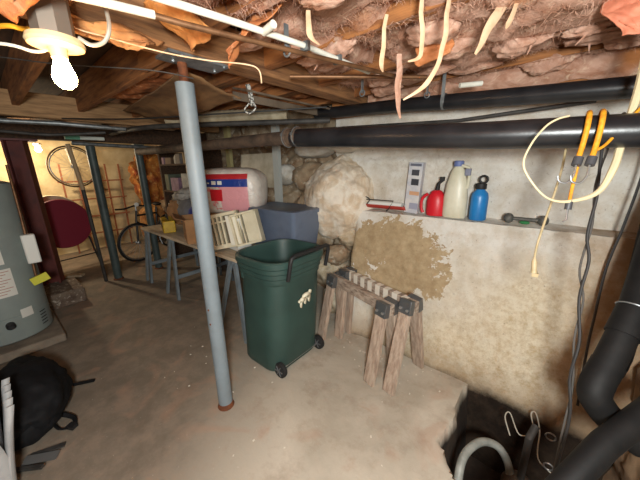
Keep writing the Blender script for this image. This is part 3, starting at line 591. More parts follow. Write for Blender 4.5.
# ---------------------------------------------------------------- table
BLUEM = mat('blue_grey_leg_paint', (118, 128, 134), 0.5, c2=(100, 108, 114), scale=9)
t = thing('work_table', 'long board table on blue grey trestle legs behind the column', 'table', (-3.1, 1.65, 0))
b = MB(); b.box((-3.17, 1.65, .745), (2.36, .70, .03)); part('tabletop', b, mat('light_table_board', (206, 190, 166), .75, c2=(182, 162, 136), scale=4, stretch=(1, 7, 1)), t, bevel=.004)
for cu, sp in ((-2.16, .22), (-3.46, .16), (-4.22, .08)):
    for sv in (1.33, 1.95):
        for sg in (-1, 1):
            b = MB(); b.bar((cu+sg*.03, sv, .72), (cu+sg*sp, sv+(-.08 if sv < 1.6 else .05), 0), .04, .028, (0, 1, 0)); part('leg', b, BLUEM, t)
    b = MB(); b.bar((cu, 1.30, .715), (cu, 2.0, .715), .07, .03); part('trestle_beam', b, BLUEM, t)
    for sg in (1,): b = MB(); b.bar((cu+sg*sp*.66, 1.29, .27), (cu+sg*sp*.66, 1.98, .27), .02, .045); part('stretcher', b, BLUEM, t)

# things on the table
b = MB(); b.box((-3.08, 1.50, .895), (.36, .30, .27), rz=.5)
t = thing('cardboard_box', 'open brown cardboard box standing at the front of the table by the column', 'box', (-3.05, 1.5, .76))
bx = MB(); hb = .26
for dx, dy, sx, sy in ((0, -.155, .40, .006), (0, .155, .40, .006), (-.2, 0, .006, .31), (.2, 0, .006, .31)): bx.box((-3.05+dx, 1.5+dy, .76+hb/2), (sx, sy, hb))
bx.box((-3.05, 1.5, .765), (.4, .31, .008)); bx.turn((-3.05, 1.5, .76), rz=-.35); part('box_walls', bx, CARD, t)
for sgn in (-1, 1): bx = MB(); bx.box((-3.05, 1.5+sgn*.20, .76+hb+.01), (.39, .10, .004), rx=sgn*.4); bx.turn((-3.05, 1.5, .76), rz=-.35); part('flap', bx, CARD, t)
t = thing('tool_case', 'yellow tool case at the far left of the table', 'tool case', (-3.85, 1.5, .76)); YEL = mat('yellow_plastic', (206, 172, 40), .45, c2=(180, 140, 30), scale=9)
b = MB(); b.box((-3.82, 1.46, .84), (.42, .14, .15), rz=-.3); part('case_body', b, YEL, t, bevel=.01)
b = MB(); b.tube([(-3.92, 1.49, .91), (-3.90, 1.49, .96), (-3.76, 1.44, .96), (-3.74, 1.44, .91)], .01, 8); part('handle', b, BLACK, t)
for dx in (-.1, .1): b = MB(); b.box((-3.82+dx, 1.385-dx*.3, .86), (.04, .015, .05), rz=-.3); part('latch', b, BLACK, t)
b = MB(); b.box((-3.62, 1.68, .90), (.40, .05, .12), rz=-.3); solo('spirit_level', 'yellow tool bar lying behind the yellow case', 'tool', b, YEL, bevel=.005)
b = MB(); b.blob((-3.62, 1.80, .94), (.34, .22, .25), 4, .2, 2.2, 3, 4, True); o = solo('grey_sack', 'slumped grey sack with a blue side behind the cardboard box', 'sack', b, mat('grey_sack', (112, 116, 126), .8, c2=(88, 90, 100), scale=6), sharp=70)
b = MB(); b.blob((-3.36, 1.70, .95), (.13, .16, .19), 3, .15, 2.2, 6, 3); part('blue_side', b, mat('deep_blue_cloth', (52, 62, 138), .6, c2=(40, 44, 104), scale=8), o, 'deep blue cloth side')
for nm, c, r_, lab, mm in (('paper_bag', (-4.14, 1.80, .93), (.16, .17, .20), 'crumpled brown bag at the far end of the table', CARD), ('cloth_bundle', (-3.98, 1.84, 1.16), (.20, .16, .12), 'light grey cloth bundle heaped on the crumpled brown bag', mat('light_grey_cloth', (176, 170, 162), .8, c2=(130, 122, 114), scale=9)), ('plastic_bag', (-3.30, 1.86, 1.16), (.15, .13, .10), 'whitish plastic bag lying on the grey sack', mat('whitish_film', (196, 190, 178), .4, c2=(160, 152, 140), scale=9))):
    b = MB(); b.blob(c, r_, 4, .28, 2.2, c[0]*3, 5); solo(nm, lab, 'bag' if 'bag' in nm else 'cloth', b, mm, sharp=60)
# insulation bag
t = thing('insulation_bag', 'bulging plastic bag of pink insulation with red and blue print', 'bag', (-2.64, 1.70, 1.09)); t.rotation_euler.z = A+.50
def pillow(c, a, d, h, ex=.45):
    b = MB(); nn, mm = 40, 24
    for i in range(1):
        vs = []
        for j in range(mm+1):
            th = -pi/2+pi*j/mm
            for k in range(nn):
                ph = 2*pi*k/nn
                sg = lambda x, e: math.copysign(abs(x)**e, x)
                vs.append(Vector((c[0]+a*sg(cos(th), ex)*sg(cos(ph), ex), c[1]+d*sg(cos(th), ex)*sg(sin(ph), ex), c[2]+h*sg(sin(th), ex)))+Vector((0, 0, 0))*1)
        vs = [p+Vector((1, 1, 1))*.008*fb(p.x*8, p.y*8, p.z*8) for p in vs]
        fs = [(j*nn+k, j*nn+(k+1) % nn, (j+1)*nn+(k+1) % nn, (j+1)*nn+k) for j in range(mm) for k in range(nn)]
        b.add(vs, fs)
    return b
bc = Vector((-2.64, 1.70, 1.31))
pn = N('printed_plastic_bag'); ps = pn.new('ShaderNodeSeparateXYZ'); pn.link(pn.tc.outputs['Object'], ps.inputs[0])
X, Z_ = ps.outputs[0], ps.outputs[2]
def band(n, s, a, b): return n.math('MULTIPLY', n.math('GREATER_THAN', s, a), n.math('LESS_THAN', s, b))
colr = pn.mix(pn.ramp(pn.noise(7, 5, .6), .4, .65), lin((226, 218, 208)), lin((206, 190, 180)))
pk = pn.math('MULTIPLY', band(pn, X, -.02, .27), band(pn, Z_, .03, .27)); colr = pn.mix(pk, colr, lin((226, 158, 164)))
pk2 = pn.math('MULTIPLY', pn.math('MULTIPLY', band(pn, X, -.36, -.02), band(pn, Z_, .04, .27)), pn.ramp(pn.noise(14, 3), .5, .53)); colr = pn.mix(pk2, colr, lin((224, 140, 140)))
colr = pn.mix(pn.math('MULTIPLY', band(pn, X, -.6, .27), band(pn, Z_, .345, .395)), colr, lin((184, 44, 50)))
colr = pn.mix(pn.math('MULTIPLY', band(pn, X, -.6, .27), band(pn, Z_, .27, .345)), colr, lin((36, 62, 140)))
colr = pn.mix(pn.math('MULTIPLY', band(pn, X, -.13, .0), band(pn, Z_, .13, .245)), colr, lin((200, 34, 44)))
pn.col(colr); pn.b.inputs['Roughness'].default_value = .3; pn.bump(pn.noise(12, 6, .6, dist=.8), .5, .02)
bag = part('bag_body', pillow(bc, .37, .20, .235, .52), pn.m, t)
b = MB()
for k in range(7): b.box((bc.x-.33+.032*k, bc.y-.203, 1.09+.308), (.024 if k % 3 else .017, .006, .014))
for k in range(2): b.box((bc.x-.08+.065*k, bc.y-.203, 1.09+.31), (.045, .006, .036))
part('white_lettering', b, WHITE, bag)
b = MB(); b.box((-2.74, 1.72, .925), (.56, .36, .325), rz=.1); solo('flat_carton', 'brown carton on the table carrying the insulation bag', 'box', b, CARD, bevel=.004)
# white paper box
t = thing('paper_box', 'white flat box with a dark stripe behind the cream grille', 'box', (-2.4, 1.50, .76))
b = MB(); b.box((-2.36, 1.52, .93), (.32, .14, .32), rz=-.1); part('box_body', b, WHITE, t, bevel=.004); b = MB(); b.box((-2.36, 1.447, 1.06), (.26, .006, .025), rz=-.1); part('dark_stripe', b, BLACK, t)
b = MB(); b.box((-2.75, 1.54, 1.01), (.26, .20, .006), rz=.4, rx=-.35, ry=.2); solo('newspaper', 'folded printed paper lying beside the column on the table', 'paper', b, mat('newsprint', (216, 214, 208), .7, c2=(60, 60, 62), scale=26, lo=.5, hi=.54))
# cream slatted grille + white framed box
t = thing('slatted_grille', 'cream slatted wooden grille leaning on the table beside the column', 'grille', (-2.31, 1.37, .76)); t.rotation_euler.z = A+.62
g0 = Vector((-2.31-.19, 1.37, .77)); GW, GH = .38, .33
def gm(b): b.turn(g0, rx=-.15, ry=-.20); return b
for nm, c, d in (('frame', (GW/2, 0, GH-.015), (GW, .05, .03)), ('frame', (GW/2, 0, .02), (GW, .05, .04)), ('frame', (.012, 0, GH/2), (.024, .05, GH)), ('frame', (GW-.012, 0, GH/2), (.024, .05, GH)), ('frame', (GW/2, .0, GH*.76), (GW, .03, .016))):
    b = MB(); b.box(g0+Vector(c), d); part(nm, gm(b), CREAM, t, bevel=.003)
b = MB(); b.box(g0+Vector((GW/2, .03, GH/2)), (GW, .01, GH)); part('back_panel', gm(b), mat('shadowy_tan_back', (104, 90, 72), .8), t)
for k in range(5): b = MB(); b.box(g0+Vector((.050+.042*k, -.008, GH/2)), (.017, .03, GH-.03)); part('slat', gm(b), CREAM, t)
b = MB(); b.box(g0+Vector((GW-.065, -.03, GH/2-.01)), (.105, .014, GH-.05)); part('cover_panel', gm(b), mat('off_white_panel', (228, 222, 206), .5), t, 'smooth off white panel', bevel=.005)
t = thing('white_framed_box', 'white framed open box with dark slots leaning beside the green bin', 'box', (-2.09, 1.50, .76)); t.rotation_euler.z = A+.62
g1 = Vector((-2.09-.12, 1.50, .83)); 
def gm1(b): b.turn(g1, rx=-.15, ry=-.24); return b
for c, d in (((.12, 0, .29), (.26, .10, .02)), ((.12, 0, .01), (.26, .10, .02)), ((0, 0, .15), (.02, .10, .30)), ((.24, 0, .15), (.02, .10, .30)), ((.175, -.02, .15), (.11, .04, .26))):
    b = MB(); b.box(g1+Vector(c), d); part('frame', gm1(b), CREAM, t, bevel=.003)
b = MB(); b.box(g1+Vector((.12, .04, .15)), (.24, .01, .28)); part('back_panel', gm1(b), mat('slot_grey', (84, 82, 84), .6), t)
for k in (0, 1): b = MB(); b.box(g1+Vector((.045+.045*k, .0, .15)), (.012, .05, .27)); part('divider', gm1(b), CREAM, t)
# tote
TOTE = mat('blue_grey_tote', (104, 116, 136), .4, c2=(92, 102, 122), scale=5)
t = thing('plastic_tote', 'blue grey plastic storage tote behind the green bin', 'tote', (-2.0, 1.82, .76))
def rrect(cx, cy, z, a, d, r, n=5):
    out = []
    for qx, qy, s0 in ((1, 1, 0), (-1, 1, pi/2), (-1, -1, pi), (1, -1, 1.5*pi)):
        for k in range(n+1):
            g = s0+pi/2*k/n; out.append(Vector((cx+qx*(a-r)+r*cos(g), cy+qy*(d-r)+r*sin(g), z)))
    return out
c_ = (-2.08, 1.90)
b = MB(); b.loft([rrect(*c_, .762, .31, .17, .04), rrect(*c_, .80, .315, .175, .04), rrect(*c_, 1.12, .36, .205, .04)]); part('tub', b, TOTE, t)
b = MB(); b.loft([rrect(*c_, 1.12, .375, .22, .045), rrect(*c_, 1.155, .38, .225, .045), rrect(*c_, 1.165, .35, .195, .04), rrect(*c_, 1.158, .33, .175, .04)]); part('lid', b, TOTE, t)

# ---------------------------------------------------------------- green wheeled bin
GREEN = mat('dark_green_plastic', (48, 74, 69), .5, c2=(42, 65, 61), scale=4, bump=.08, bscale=120)
t = thing('wheeled_bin', 'dark green wheeled garbage bin standing open beside the column', 'garbage bin', (-1.58, 1.38, 0))
def ring(z, cu, cv, a, d, r): return rrect(cu, cv, z, a, d, r, 6)
cu0, cv0, cu1, cv1 = -1.60, 1.37, -1.565, 1.385
R1 = lambda z, k=0.0: ring(z, cu0+(cu1-cu0)*z/.95, cv0+(cv1-cv0)*z/.95, .218+.024*z/.95+k, .258+.006*z/.95+k, .12+.03*z/.95+k*.5)
b = MB()
prof = [(.03, -.01), (.05, 0), (.10, .0), (.16, .0), (.45, .004), (.74, .0), (.76, .010), (.79, .010), (.80, .018), (.83, .018), (.84, .027), (.87, .027), (.88, .036), (.915, .036), (.925, .028)]
rings = [R1(z, k) for z, k in prof]+[R1(.925, .012), R1(.90, .004), R1(.5, -.006), R1(.08, -.008)]
b.loft(rings); body = part('body', b, GREEN, t, sharp=30)
b = MB(); b.box((-1.61, 1.375, .055), (.34, .30, .07)); part('base_step', b, GREEN, t, bevel=.01)
for sv in (1.375-.215, 1.375+.225):
    b = MB(); c = (-1.385, sv, .062); b.lathe((c[0], c[1]-.018, c[2]), [(.045, 0), (.060, .004), (.062, .018), (.060, .032), (.045, .036)], 28, 'Y'); w = part('wheel', b, RUBBER, t)
    b = MB(); b.lathe((c[0], c[1]-.023, c[2]), [(.014, 0), (.014, .046)], 14, 'Y')
    for k in range(6): a = k*pi/3; b.bar((c[0], c[1]-.021, c[2]), (c[0]+.042*cos(a), c[1]-.021, c[2]+.042*sin(a)), .006, .008, (0, 1, 0))
    part('hub', b, mat('grey_hub', (92, 94, 96), .5), w)
b = MB(); b.tube([(-1.385, 1.15, .062), (-1.385, 1.61, .062)], .008, 8); part('axle', b, STEEL, t)
hx = -1.255
b = MB(); b.tube([(hx-.03, 1.19, .80), (hx, 1.19, .93), (hx+.005, 1.20, .965), (hx+.005, 1.23, .975), (hx+.005, 1.56, .975), (hx+.005, 1.585, .965), (hx, 1.59, .93), (hx-.03, 1.59, .80)], .014, 12); part('handle', b, BLACK, t, 'black tubular handle')
b = MB(); es = [(.1, .62, .42, .16), (-.2, .45, .26, .15), (-.32, .22, .10, .22), (.02, .34, .12, .24), (.34, .40, .12, .26), (.42, .74, .14, .12), (-.45, .42, .12, .08), (.2, .50, .2, .1)]
for ex_, ez_, sa, sb in es:
    vs = [Vector((cu1+.237, 1.395+.13*(ex_+sa*.8*cos(2*pi*k/9)*(1+.2*noise.noise(Vector((k, ex_*9, 0))))),  .515+.14*(ez_+sb*sin(2*pi*k/9)))) for k in range(9)]
    b.add(vs, [tuple(range(9))])
b.turn((cu1+.237, 1.40, .60), ry=.07); o = part('emblem', b, mat('cream_emblem', (226, 220, 196), .6), t, 'torn cream emblem'); sd = o.modifiers.new('thick', 'SOLIDIFY'); sd.thickness = .014; sd.offset = 0
for sv in (1.125,): b = MB(); b.box((-1.70, sv, .77), (.03, .03, .05)); part('lid_lug', b, GREEN, t, bevel=.004)

# ---------------------------------------------------------------- two wooden sawhorses against the wall
def sawhorse(lab, a, c, ztop, fl_, fr_, striped):
    t = thing('sawhorse', lab, 'sawhorse', ((a[0]+c[0])/2, (a[1]+c[1])/2, 0), 'wooden sawhorses against the wall')
    A0, C0 = Vector((a[0], a[1], ztop)), Vector((c[0], c[1], ztop)); dr = (C0-A0).normalized(); sd_ = Vector((-dr.y, dr.x, 0))
    b = MB(); b.bar(A0, C0, .048, .085); beam = part('top_beam', b, GREYWOODU, t, bevel=.004)
    if striped:
        for k in range(8):
            q = A0.lerp(C0, .12+.76*k/7); b = MB(); b.bar(q-dr*.024, q+dr*.024, .0492, .0862); part('paint_stripe', b, mat('pale_stripe', (222, 214, 200), .8), beam)
    for (e, feet) in ((A0+dr*.05, fl_), (C0-dr*.05, fr_)):
        for sg, ft in ((-1, feet[0]), (1, feet[1])):
            p_ = e+sd_*(sg*.042)+Vector((0, 0, .02)); ft = Vector((ft[0], ft[1], 0)); d3 = (ft-p_).normalized()
            b = MB(); b.bar(p_, ft, .088, .036, sd_); part('leg', b, GREYWOOD, t, bevel=.003)
            br = MB(); br.bar(p_-d3*.03, p_+d3*.07, .098, .046, sd_); k_ = part('bracket', br, mat('bracket_grey', (108, 110, 112), .4, .6), t, bevel=.002)
            bt = MB()
            for x_ in (-.028, .028): bt.lathe(p_+d3*.03+dr*x_+sd_*(sg*.026), [(.011, -.006), (.011, .006)], 8, 'Y')
            part('bolt', bt, STEEL, k_)
sawhorse('front wooden sawhorse, nearer the green bin, with plain legs', (-1.42, 1.865), (-.74, 1.655), .565, ((-1.46, 1.73), (-1.38, 1.93)), ((-.83, 1.52), (-.78, 1.80)), False)
sawhorse('rear wooden sawhorse with pale striped top close against the wall', (-1.36, 1.96), (-.60, 1.735), .60, ((-1.34, 1.84), (-1.33, 1.965)), ((-.68, 1.53), (-.62, 1.93)), True)

# ---------------------------------------------------------------- things on the wall ledge
ZL = 1.152
t = thing('caulking_gun', 'caulking gun with wire frame, white tube and red cradle on the ledge', 'caulking gun', (-1.1, 2.27, ZL))
b = MB(); b.tube([(-1.30, 2.27, ZL+.055), (-.98, 2.27, ZL+.055)], .024, 16); part('caulk_tube', b, WHITE, t)
b = MB(); b.grid(lambda a, c: Vector((-1.32+.38*a, 2.27+.032*cos(pi+pi*c), ZL+.038-.033*sin(pi*c)+.012)), 10, 10); o = part('cradle', b, mat('dull_red_metal', (166, 56, 46), .5), t, 'red half round cradle'); sd = o.modifiers.new('th', 'SOLIDIFY'); sd.thickness = .003
b = MB(); b.tube([(-1.32, 2.25, ZL+.02), (-1.37, 2.24, ZL+.09), (-1.33, 2.24, ZL+.115), (-1.28, 2.24, ZL+.09), (-1.33, 2.24, ZL+.03), (-1.36, 2.235, ZL-.005)], .005, 8, smooth=4); b.tube([(-1.32, 2.24, ZL+.092), (-1.05, 2.24, ZL+.092), (-1.09, 2.235, ZL+.02), (-1.11, 2.235, ZL+.0)], .005, 8); part('wire_frame', b, DARKPIPE, t)
t = thing('bulb_package', 'tall narrow printed package standing on the ledge beside the red jug', 'package', (-.92, 2.28, ZL))
b = MB(); b.box((-.89, 2.285, ZL+.205), (.115, .06, .41), ry=.06); pk_ = part('carton', b, mat('pale_carton', (206, 202, 200), .6, c2=(176, 178, 188), scale=14), t, bevel=.003)
for z, h, w, c in ((.33, .045, .06, (60, 60, 66)), (.255, .05, .06, (52, 52, 58)), (.165, .03, .08, (196, 150, 116)), (.39, .02, .09, (96, 98, 110)), (.06, .05, .07, (150, 150, 168))):
    b = MB(); b.box((-.878+.0, 2.253, ZL+z), (w, .004, h), ry=.06); part('printed_panel', b, mat('print_%d_%d' % (c[0], c[2]), c, .6), pk_)
def jug(name, lab, cat, u, v, parts_):
    t = thing(name, lab, cat, (u, v, ZL))
    for nm, prof, m_, sx, sy in parts_: b = MB(); b.lathe((u, v, ZL), prof, 28, sx=sx, sy=sy); part(nm, b, m_, t)
    return t
RED = mat('red_plastic', (204, 30, 44), .4); BLU = mat('sky_blue_plastic', (36, 124, 190), .35, c2=(30, 108, 172), scale=6); MILK = mat('milky_plastic', (214, 210, 190), .4, c2=(196, 190, 166), scale=7)
t = jug('red_jug', 'red plastic jug with a dark spout on the ledge', 'jug', -.70, 2.26, [('body', [(.001, 0), (.066, .002), (.071, .02), (.071, .11), (.062, .15), (.040, .19), (.022, .20), (.001, .20)], RED, 1, .75)])
b = MB(); b.tube([(-.70, 2.26, ZL+.19), (-.69, 2.255, ZL+.25), (-.655, 2.25, ZL+.28)], [.02, .012, .010], 12); b.box((-.665, 2.25, ZL+.285), (.03, .025, .03)); part('spout', b, BLACK, t, 'dark spout')
b = MB(); b.tube([(-.76, 2.24, ZL+.17), (-.80, 2.235, ZL+.13), (-.805, 2.235, ZL+.06), (-.79, 2.24, ZL+.02)], .012, 8, smooth=4); part('side_handle', b, RED, t)
t = jug('white_jug', 'tall milky jug with a blue cap on the ledge between red jug and blue bottle', 'jug', -.56, 2.25, [('body', [(.001, 0), (.078, .002), (.084, .02), (.084, .15), (.072, .25), (.048, .34), (.026, .375), (.001, .375)], MILK, 1, .6), ('cap', [(.032, .375), (.034, .38), (.034, .41), (.028, .415), (.001, .415)], mat('blue_cap', (96, 110, 158), .5), 1, 1)])
b = MB(); b.tube([(-.535, 2.235, ZL+.38), (-.485, 2.235, ZL+.36), (-.48, 2.235, ZL+.30), (-.485, 2.24, ZL+.22)], .011, 8, smooth=4); part('handle', b, MILK, t)
b = MB(); b.box((-.49, 2.235, ZL+.335), (.04, .03, .05)); part('trigger', b, mat('grey_trigger', (120, 122, 140), .5), t, bevel=.006)
t = jug('blue_bottle', 'sky blue metal drinking bottle with a black loop cap on the ledge', 'bottle', -.40, 2.25, [('body', [(.001, 0), (.052, .001), (.056, .01), (.056, .160), (.050, .19), (.030, .212), (.028, .225), (.001, .225)], BLU, 1, 1), ('cap', [(.034, .218), (.036, .222), (.036, .255), (.020, .262), (.001, .262)], BLACK, 1, 1)])
b = MB(); b.torus((-.388, 2.25, ZL+.285), .024, .0075, 'Y', 22, 8); part('loop', b, BLACK, t)
t = thing('dumbbell', 'old grey dumbbell lying on the ledge right of the blue bottle', 'dumbbell', (-.13, 2.24, ZL)); DB = mat('grey_iron', (104, 104, 100), .6, .3, c2=(74, 72, 68), scale=20)
b = MB(); b.tube([(-.205, 2.24, ZL+.034), (-.03, 2.235, ZL+.034)], .012, 12); part('grip', b, DB, t)
for u_ in (-.21, -.025): b = MB(); b.blob((u_, 2.24, ZL+.034), (.030, .034, .034), 3, .02); part('weight', b, DB, t)
b = MB(); b.blob((-.12, 2.24, ZL+.012), (.03, .025, .012), 2, .2, 3, 3); solo('green_scrap', 'small green plastic scrap under the dumbbell', 'scrap', b, mat('green_scrap', (60, 140, 84), .6))

# ---------------------------------------------------------------- cords at the right
TANC = mat('tan_cord', (186, 168, 132), .55, c2=(164, 146, 108), scale=20); CRM = mat('cream_cord', (218, 202, 164), .55); YC = mat('orange_yellow_bungee', (232, 164, 40), .55, c2=(206, 128, 30), scale=40); BC = mat('black_cord', (42, 40, 40), .6)
t = thing('tan_extension_cord', 'tan extension cord looped over the lower pipe with its plug hanging down', 'cord', (0, 1.42, 1.1))
loop = [(-.00, 1.385, 1.705), (-.03, 1.36, 1.695), (-.06, 1.34, 1.67), (-.09, 1.30, 1.61), (-.10, 1.27, 1.54), (-.06, 1.27, 1.47), (-.01, 1.30, 1.42), (.05, 1.35, 1.41), (.12, 1.41, 1.44), (.15, 1.46, 1.52), (.16, 1.51, 1.60), (.17, 1.55, 1.71), (.18, 1.59, 1.81), (.18, 1.62, 1.92), (.18, 1.66, 2.08)]
b = MB(); b.tube(loop, [.0035]*7+[.006, .009]+[.012]*3+[.015]*3, 8, smooth=6); part('looped_cable', b, CRM, t)
b = MB(); b.tube([(.01, 1.57, 1.62), (.01, 1.55, 1.52), (0, 1.5, 1.40), (-.01, 1.46, 1.32), (-.02, 1.42, 1.22), (-.02, 1.40, 1.16)], .0045, 8, smooth=5); part('hanging_cable', b, TANC, t)
b = MB(); b.tube([(-.02, 1.40, 1.165), (-.018, 1.398, 1.15), (-.015, 1.395, 1.12), (-.013, 1.393, 1.105)], [.005, .010, .010, .012], 10); b.box((-.008, 1.39, 1.098), (.022, .014, .016)); part('plug', b, TANC, t)
for i, (lab, du, k) in enumerate((('left orange bungee cord hooked over the lower black pipe', 0.0, 0), ('right orange bungee cord hooked over the lower black pipe', .035, 1))):
    t = thing('bungee_cord', lab, 'bungee cord', (.05+du, 1.40, 1.5))
    b = MB(); b.tube([(.055+du, 1.56, 1.60), (.055+du, 1.545, 1.69), (.055+du, 1.49, 1.72), (.055+du, 1.43, 1.705), (.055+du, 1.408, 1.655), (.052+du, 1.395, 1.60), (.047+du, 1.375, 1.555)], .0085, 10, smooth=6); part('elastic', b, YC, t)
    b = MB(); b.tube([(.049+du, 1.378, 1.562), (.045+du, 1.366, 1.535)], .0145, 12); part('ferrule', b, mat('dark_grey_plastic', (66, 66, 70), .5), t)
    b = MB(); b.tube([(.045+du, 1.366, 1.54), (.044+du, 1.36, 1.50), (.03+du, 1.355, 1.475), (.008+du, 1.35, 1.48), (.002+du, 1.35, 1.50)], .0035, 8, smooth=5); part('hook', b, STEEL, t)
t = thing('short_bungee_cord', 'thin yellow bungee with a small hook hanging below the hooked pair', 'bungee cord', (.05, 1.37, 1.3))
b = MB(); b.tube([(.05, 1.38, 1.53), (.048, 1.365, 1.46), (.048, 1.355, 1.41)], .0055, 8, smooth=4); part('elastic', b, YC, t)
b = MB(); b.tube([(.048, 1.355, 1.412), (.048, 1.35, 1.38)], .011, 10); part('ferrule', b, MC['dark_grey_plastic'], t)
b = MB(); b.tube([(.048, 1.35, 1.385), (.05, 1.345, 1.345), (.04, 1.34, 1.335)], .003, 6); part('hook', b, STEEL, t)
b = MB(); b.tube([(.09, 1.40, 1.585), (.11, 1.42, 1.60), (.13, 1.45, 1.63), (.155, 1.48, 1.675), (.19, 1.53, 1.73), (.22, 1.56, 1.80), (.24, 1.6, 2.08)], .005, 8, smooth=5); solo('thin_rope', 'yellow cord climbing behind the cream cable to the ceiling', 'cord', b, YC)
b = MB(); b.tube([(.10, 1.50, 1.72), (.115, 1.57, 1.70), (.12, 1.63, 1.62), (.13, 1.59, 1.47), (.135, 1.57, 1.40), (.13, 1.53, 1.26), (.15, 1.50, 1.16), (.145, 1.46, 1.01), (.17, 1.41, .85), (.165, 1.37, .70), (.19, 1.33, .50), (.18, 1.40, -.1), (.12, 1.55, -.38)], .0055, 8, smooth=5); solo('pump_cord', 'black cord hanging from the pipe down into the sump', 'cord', b, BC)
b = MB(); b.tube([(.15, 1.48, 1.70), (.15, 1.58, 1.71), (.14, 1.64, 1.6), (.125, 1.60, 1.45), (.14, 1.56, 1.30), (.13, 1.51, 1.12), (.16, 1.48, 1.0), (.155, 1.42, .85), (.18, 1.38, .66), (.18, 1.34, .45), (.21, 1.45, -.2)], .004, 8, smooth=5); solo('float_cord', 'second thinner black cord twisted beside the pump cord', 'cord', b, mat('greyish_cord', (80, 76, 72), .6))
b = MB(); b.tube([(.33, 2.16, 1.9), (.33, 2.15, 1.5), (.31, 2.13, 1.21), (.28, 2.07, .98), (.27, 1.96, .72), (.27, 1.93, .55), (.29, 1.92, .2)], .006, 8, smooth=5); solo('electrical_cable', 'dark cord running down the wall in the corner', 'cord', b, BC)

# ---------------------------------------------------------------- sump
HOSE = mat('pale_grey_hose', (150, 152, 146), .5, c2=(120, 122, 116), scale=14)
pts = []
ctrl = [(-.14, 1.20, -.25), (-.155, 1.27, -.08), (-.16, 1.36, .0), (-.13, 1.46, .02), (-.08, 1.55, .0), (-.01, 1.60, -.05), (.05, 1.61, -.18), (.06, 1.58, -.38)]
b = MB(); b.tube(ctrl, .021, 16, smooth=18); rs_ = []
for i, p in enumerate(b.v): pass
solo('sump_hose', 'pale grey ribbed hose arching over the edge of the sump', 'hose', b, HOSE)
t = thing('sump_pump', 'dark cylindrical sump pump down in the hole', 'pump', (.08, 1.58, -.5))
b = MB(); b.lathe((.10, 1.60, -.50), [(.10, 0), (.11, .03), (.10, .06), (.085, .08), (.085, .27), (.06, .31), (.03, .33), (.001, .33)], 24); part('housing', b, mat('pump_brown', (74, 60, 50), .5, c2=(54, 46, 40), scale=9), t)
b = MB(); b.tube([(.10, 1.60, -.2), (.10, 1.60, .12), (.12, 1.66, .16)], .018, 12); part('discharge', b, DARKPIPE, t)
b = MB(); b.tube([(.02, 1.68, .0), (-.02, 1.75, .05), (0.0, 1.79, .06), (.06, 1.70, .02), (.12, 1.77, .02), (.10, 1.86, .06), (.12, 1.86, .08), (.15, 1.80, .02), (.16, 1.68, -.06), (.24, 1.64, -.1), (.20, 1.50, -.15)], .0035, 8, smooth=6); solo('loose_wire', 'thin pale wire looping out of the sump', 'wire', b, mat('pale_wire', (176, 170, 156), .5))
b = MB(); b.torus((.19, 1.70, .10), .022, .004, 'Y', 16, 6); solo('metal_ring', 'shiny upper metal ring on the cord above the sump', 'ring', b, STEEL)
b = MB(); b.torus((.20, 1.62, -.02), .02, .004, 'Y', 16, 6); solo('metal_ring', 'shiny lower metal ring on the cord above the sump', 'ring', b, STEEL)

# ---------------------------------------------------------------- lamp fixture near the camera
t = thing('ceiling_bulb_fixture', 'lit bare bulb in a round ceiling fixture at the top left', 'lamp', (-1.12, .22, 1.8))
BX = mat('galvanised_box', (128, 116, 104), .5, .5)
b = MB(); b.lathe((-1.14, .22, 1.905), [(.048, 0), (.048, .15)], 8); part('junction_box', b, BX, t)
b = MB(); b.lathe((-1.14, .22, 1.885), [(.035, -.004), (.062, .0), (.066, .008), (.062, .020), (.02, .024)], 32); part('canopy', b, mat('porcelain', (222, 196, 150), .4), t)
b = MB(); b.lathe((-1.135, .22, 1.855), [(.019, 0), (.021, .025), (.028, .031)], 20); part('socket', b, MC['porcelain'], t)
b = MB(); b.lathe((-1.13, .22, 1.775), [(.001, 0), (.013, .003), (.024, .014), (.028, .030), (.025, .047), (.018, .066), (.014, .082)], 24); part('bulb', b, glow('lit_bulb', (255, 200, 138), BULB_STRENGTH), t, 'glowing bulb')
b = MB(); b.tube([(-1.10, .34, 2.12), (-1.08, .34, 2.0), (-1.05, .33, 1.94), (-1.06, .315, 1.905), (-1.085, .29, 1.895), (-1.10, .265, 1.91)], .0055, 8, smooth=12); solo('armoured_cable', 'ribbed metal clad cable curving into the lamp fixture', 'cable', b, mat('ribbed_cable', (186, 176, 160), .4, .3))
b = MB(); b.tube([(-1.7, -.1, 1.95), (-1.30, .11, 1.905), (-1.22, .18, 1.883), (-1.18, .205, 1.888), (-1.165, .21, 1.92)], .0045, 8, smooth=6); solo('white_cable', 'white cable reaching the fixture from the left edge', 'cable', b, WHITEPIPE)
b = MB(); b.tube([(-1.7, .0, 1.99), (-1.31, .13, 1.955), (-1.25, .17, 1.945), (-1.17, .21, 1.93)], .0065, 8, smooth=6); solo('yellow_cable', 'yellow cable reaching the fixture from the left edge', 'cable', b, mat('yellow_jacket', (222, 160, 40), .5))
b = MB(); b.tube([(-1.32, .22, 2.05), (-1.26, .30, 1.99), (-1.21, .35, 1.97), (-1.05, .46, 1.915), (-.93, .55, 1.885), (-.83, .63, 1.87), (-.79, .65, 1.85), (-.78, .65, 1.81)], .0022, 6, smooth=6); solo('thin_white_wire', 'thin pale wire strung from the lamp fixture past the column head', 'wire', b, STRIP)
b = MB(); b.tube([(-2.1, .0, 2.04), (-1.95, .16, 2.03), (-1.72, .33, 1.99), (-1.37, .55, 1.945), (-1.30, .70, 1.93)], .0025, 6, smooth=5); solo('dark_wire', 'thin dark wire crossing behind the lit bulb', 'wire', b, DARKPIPE)
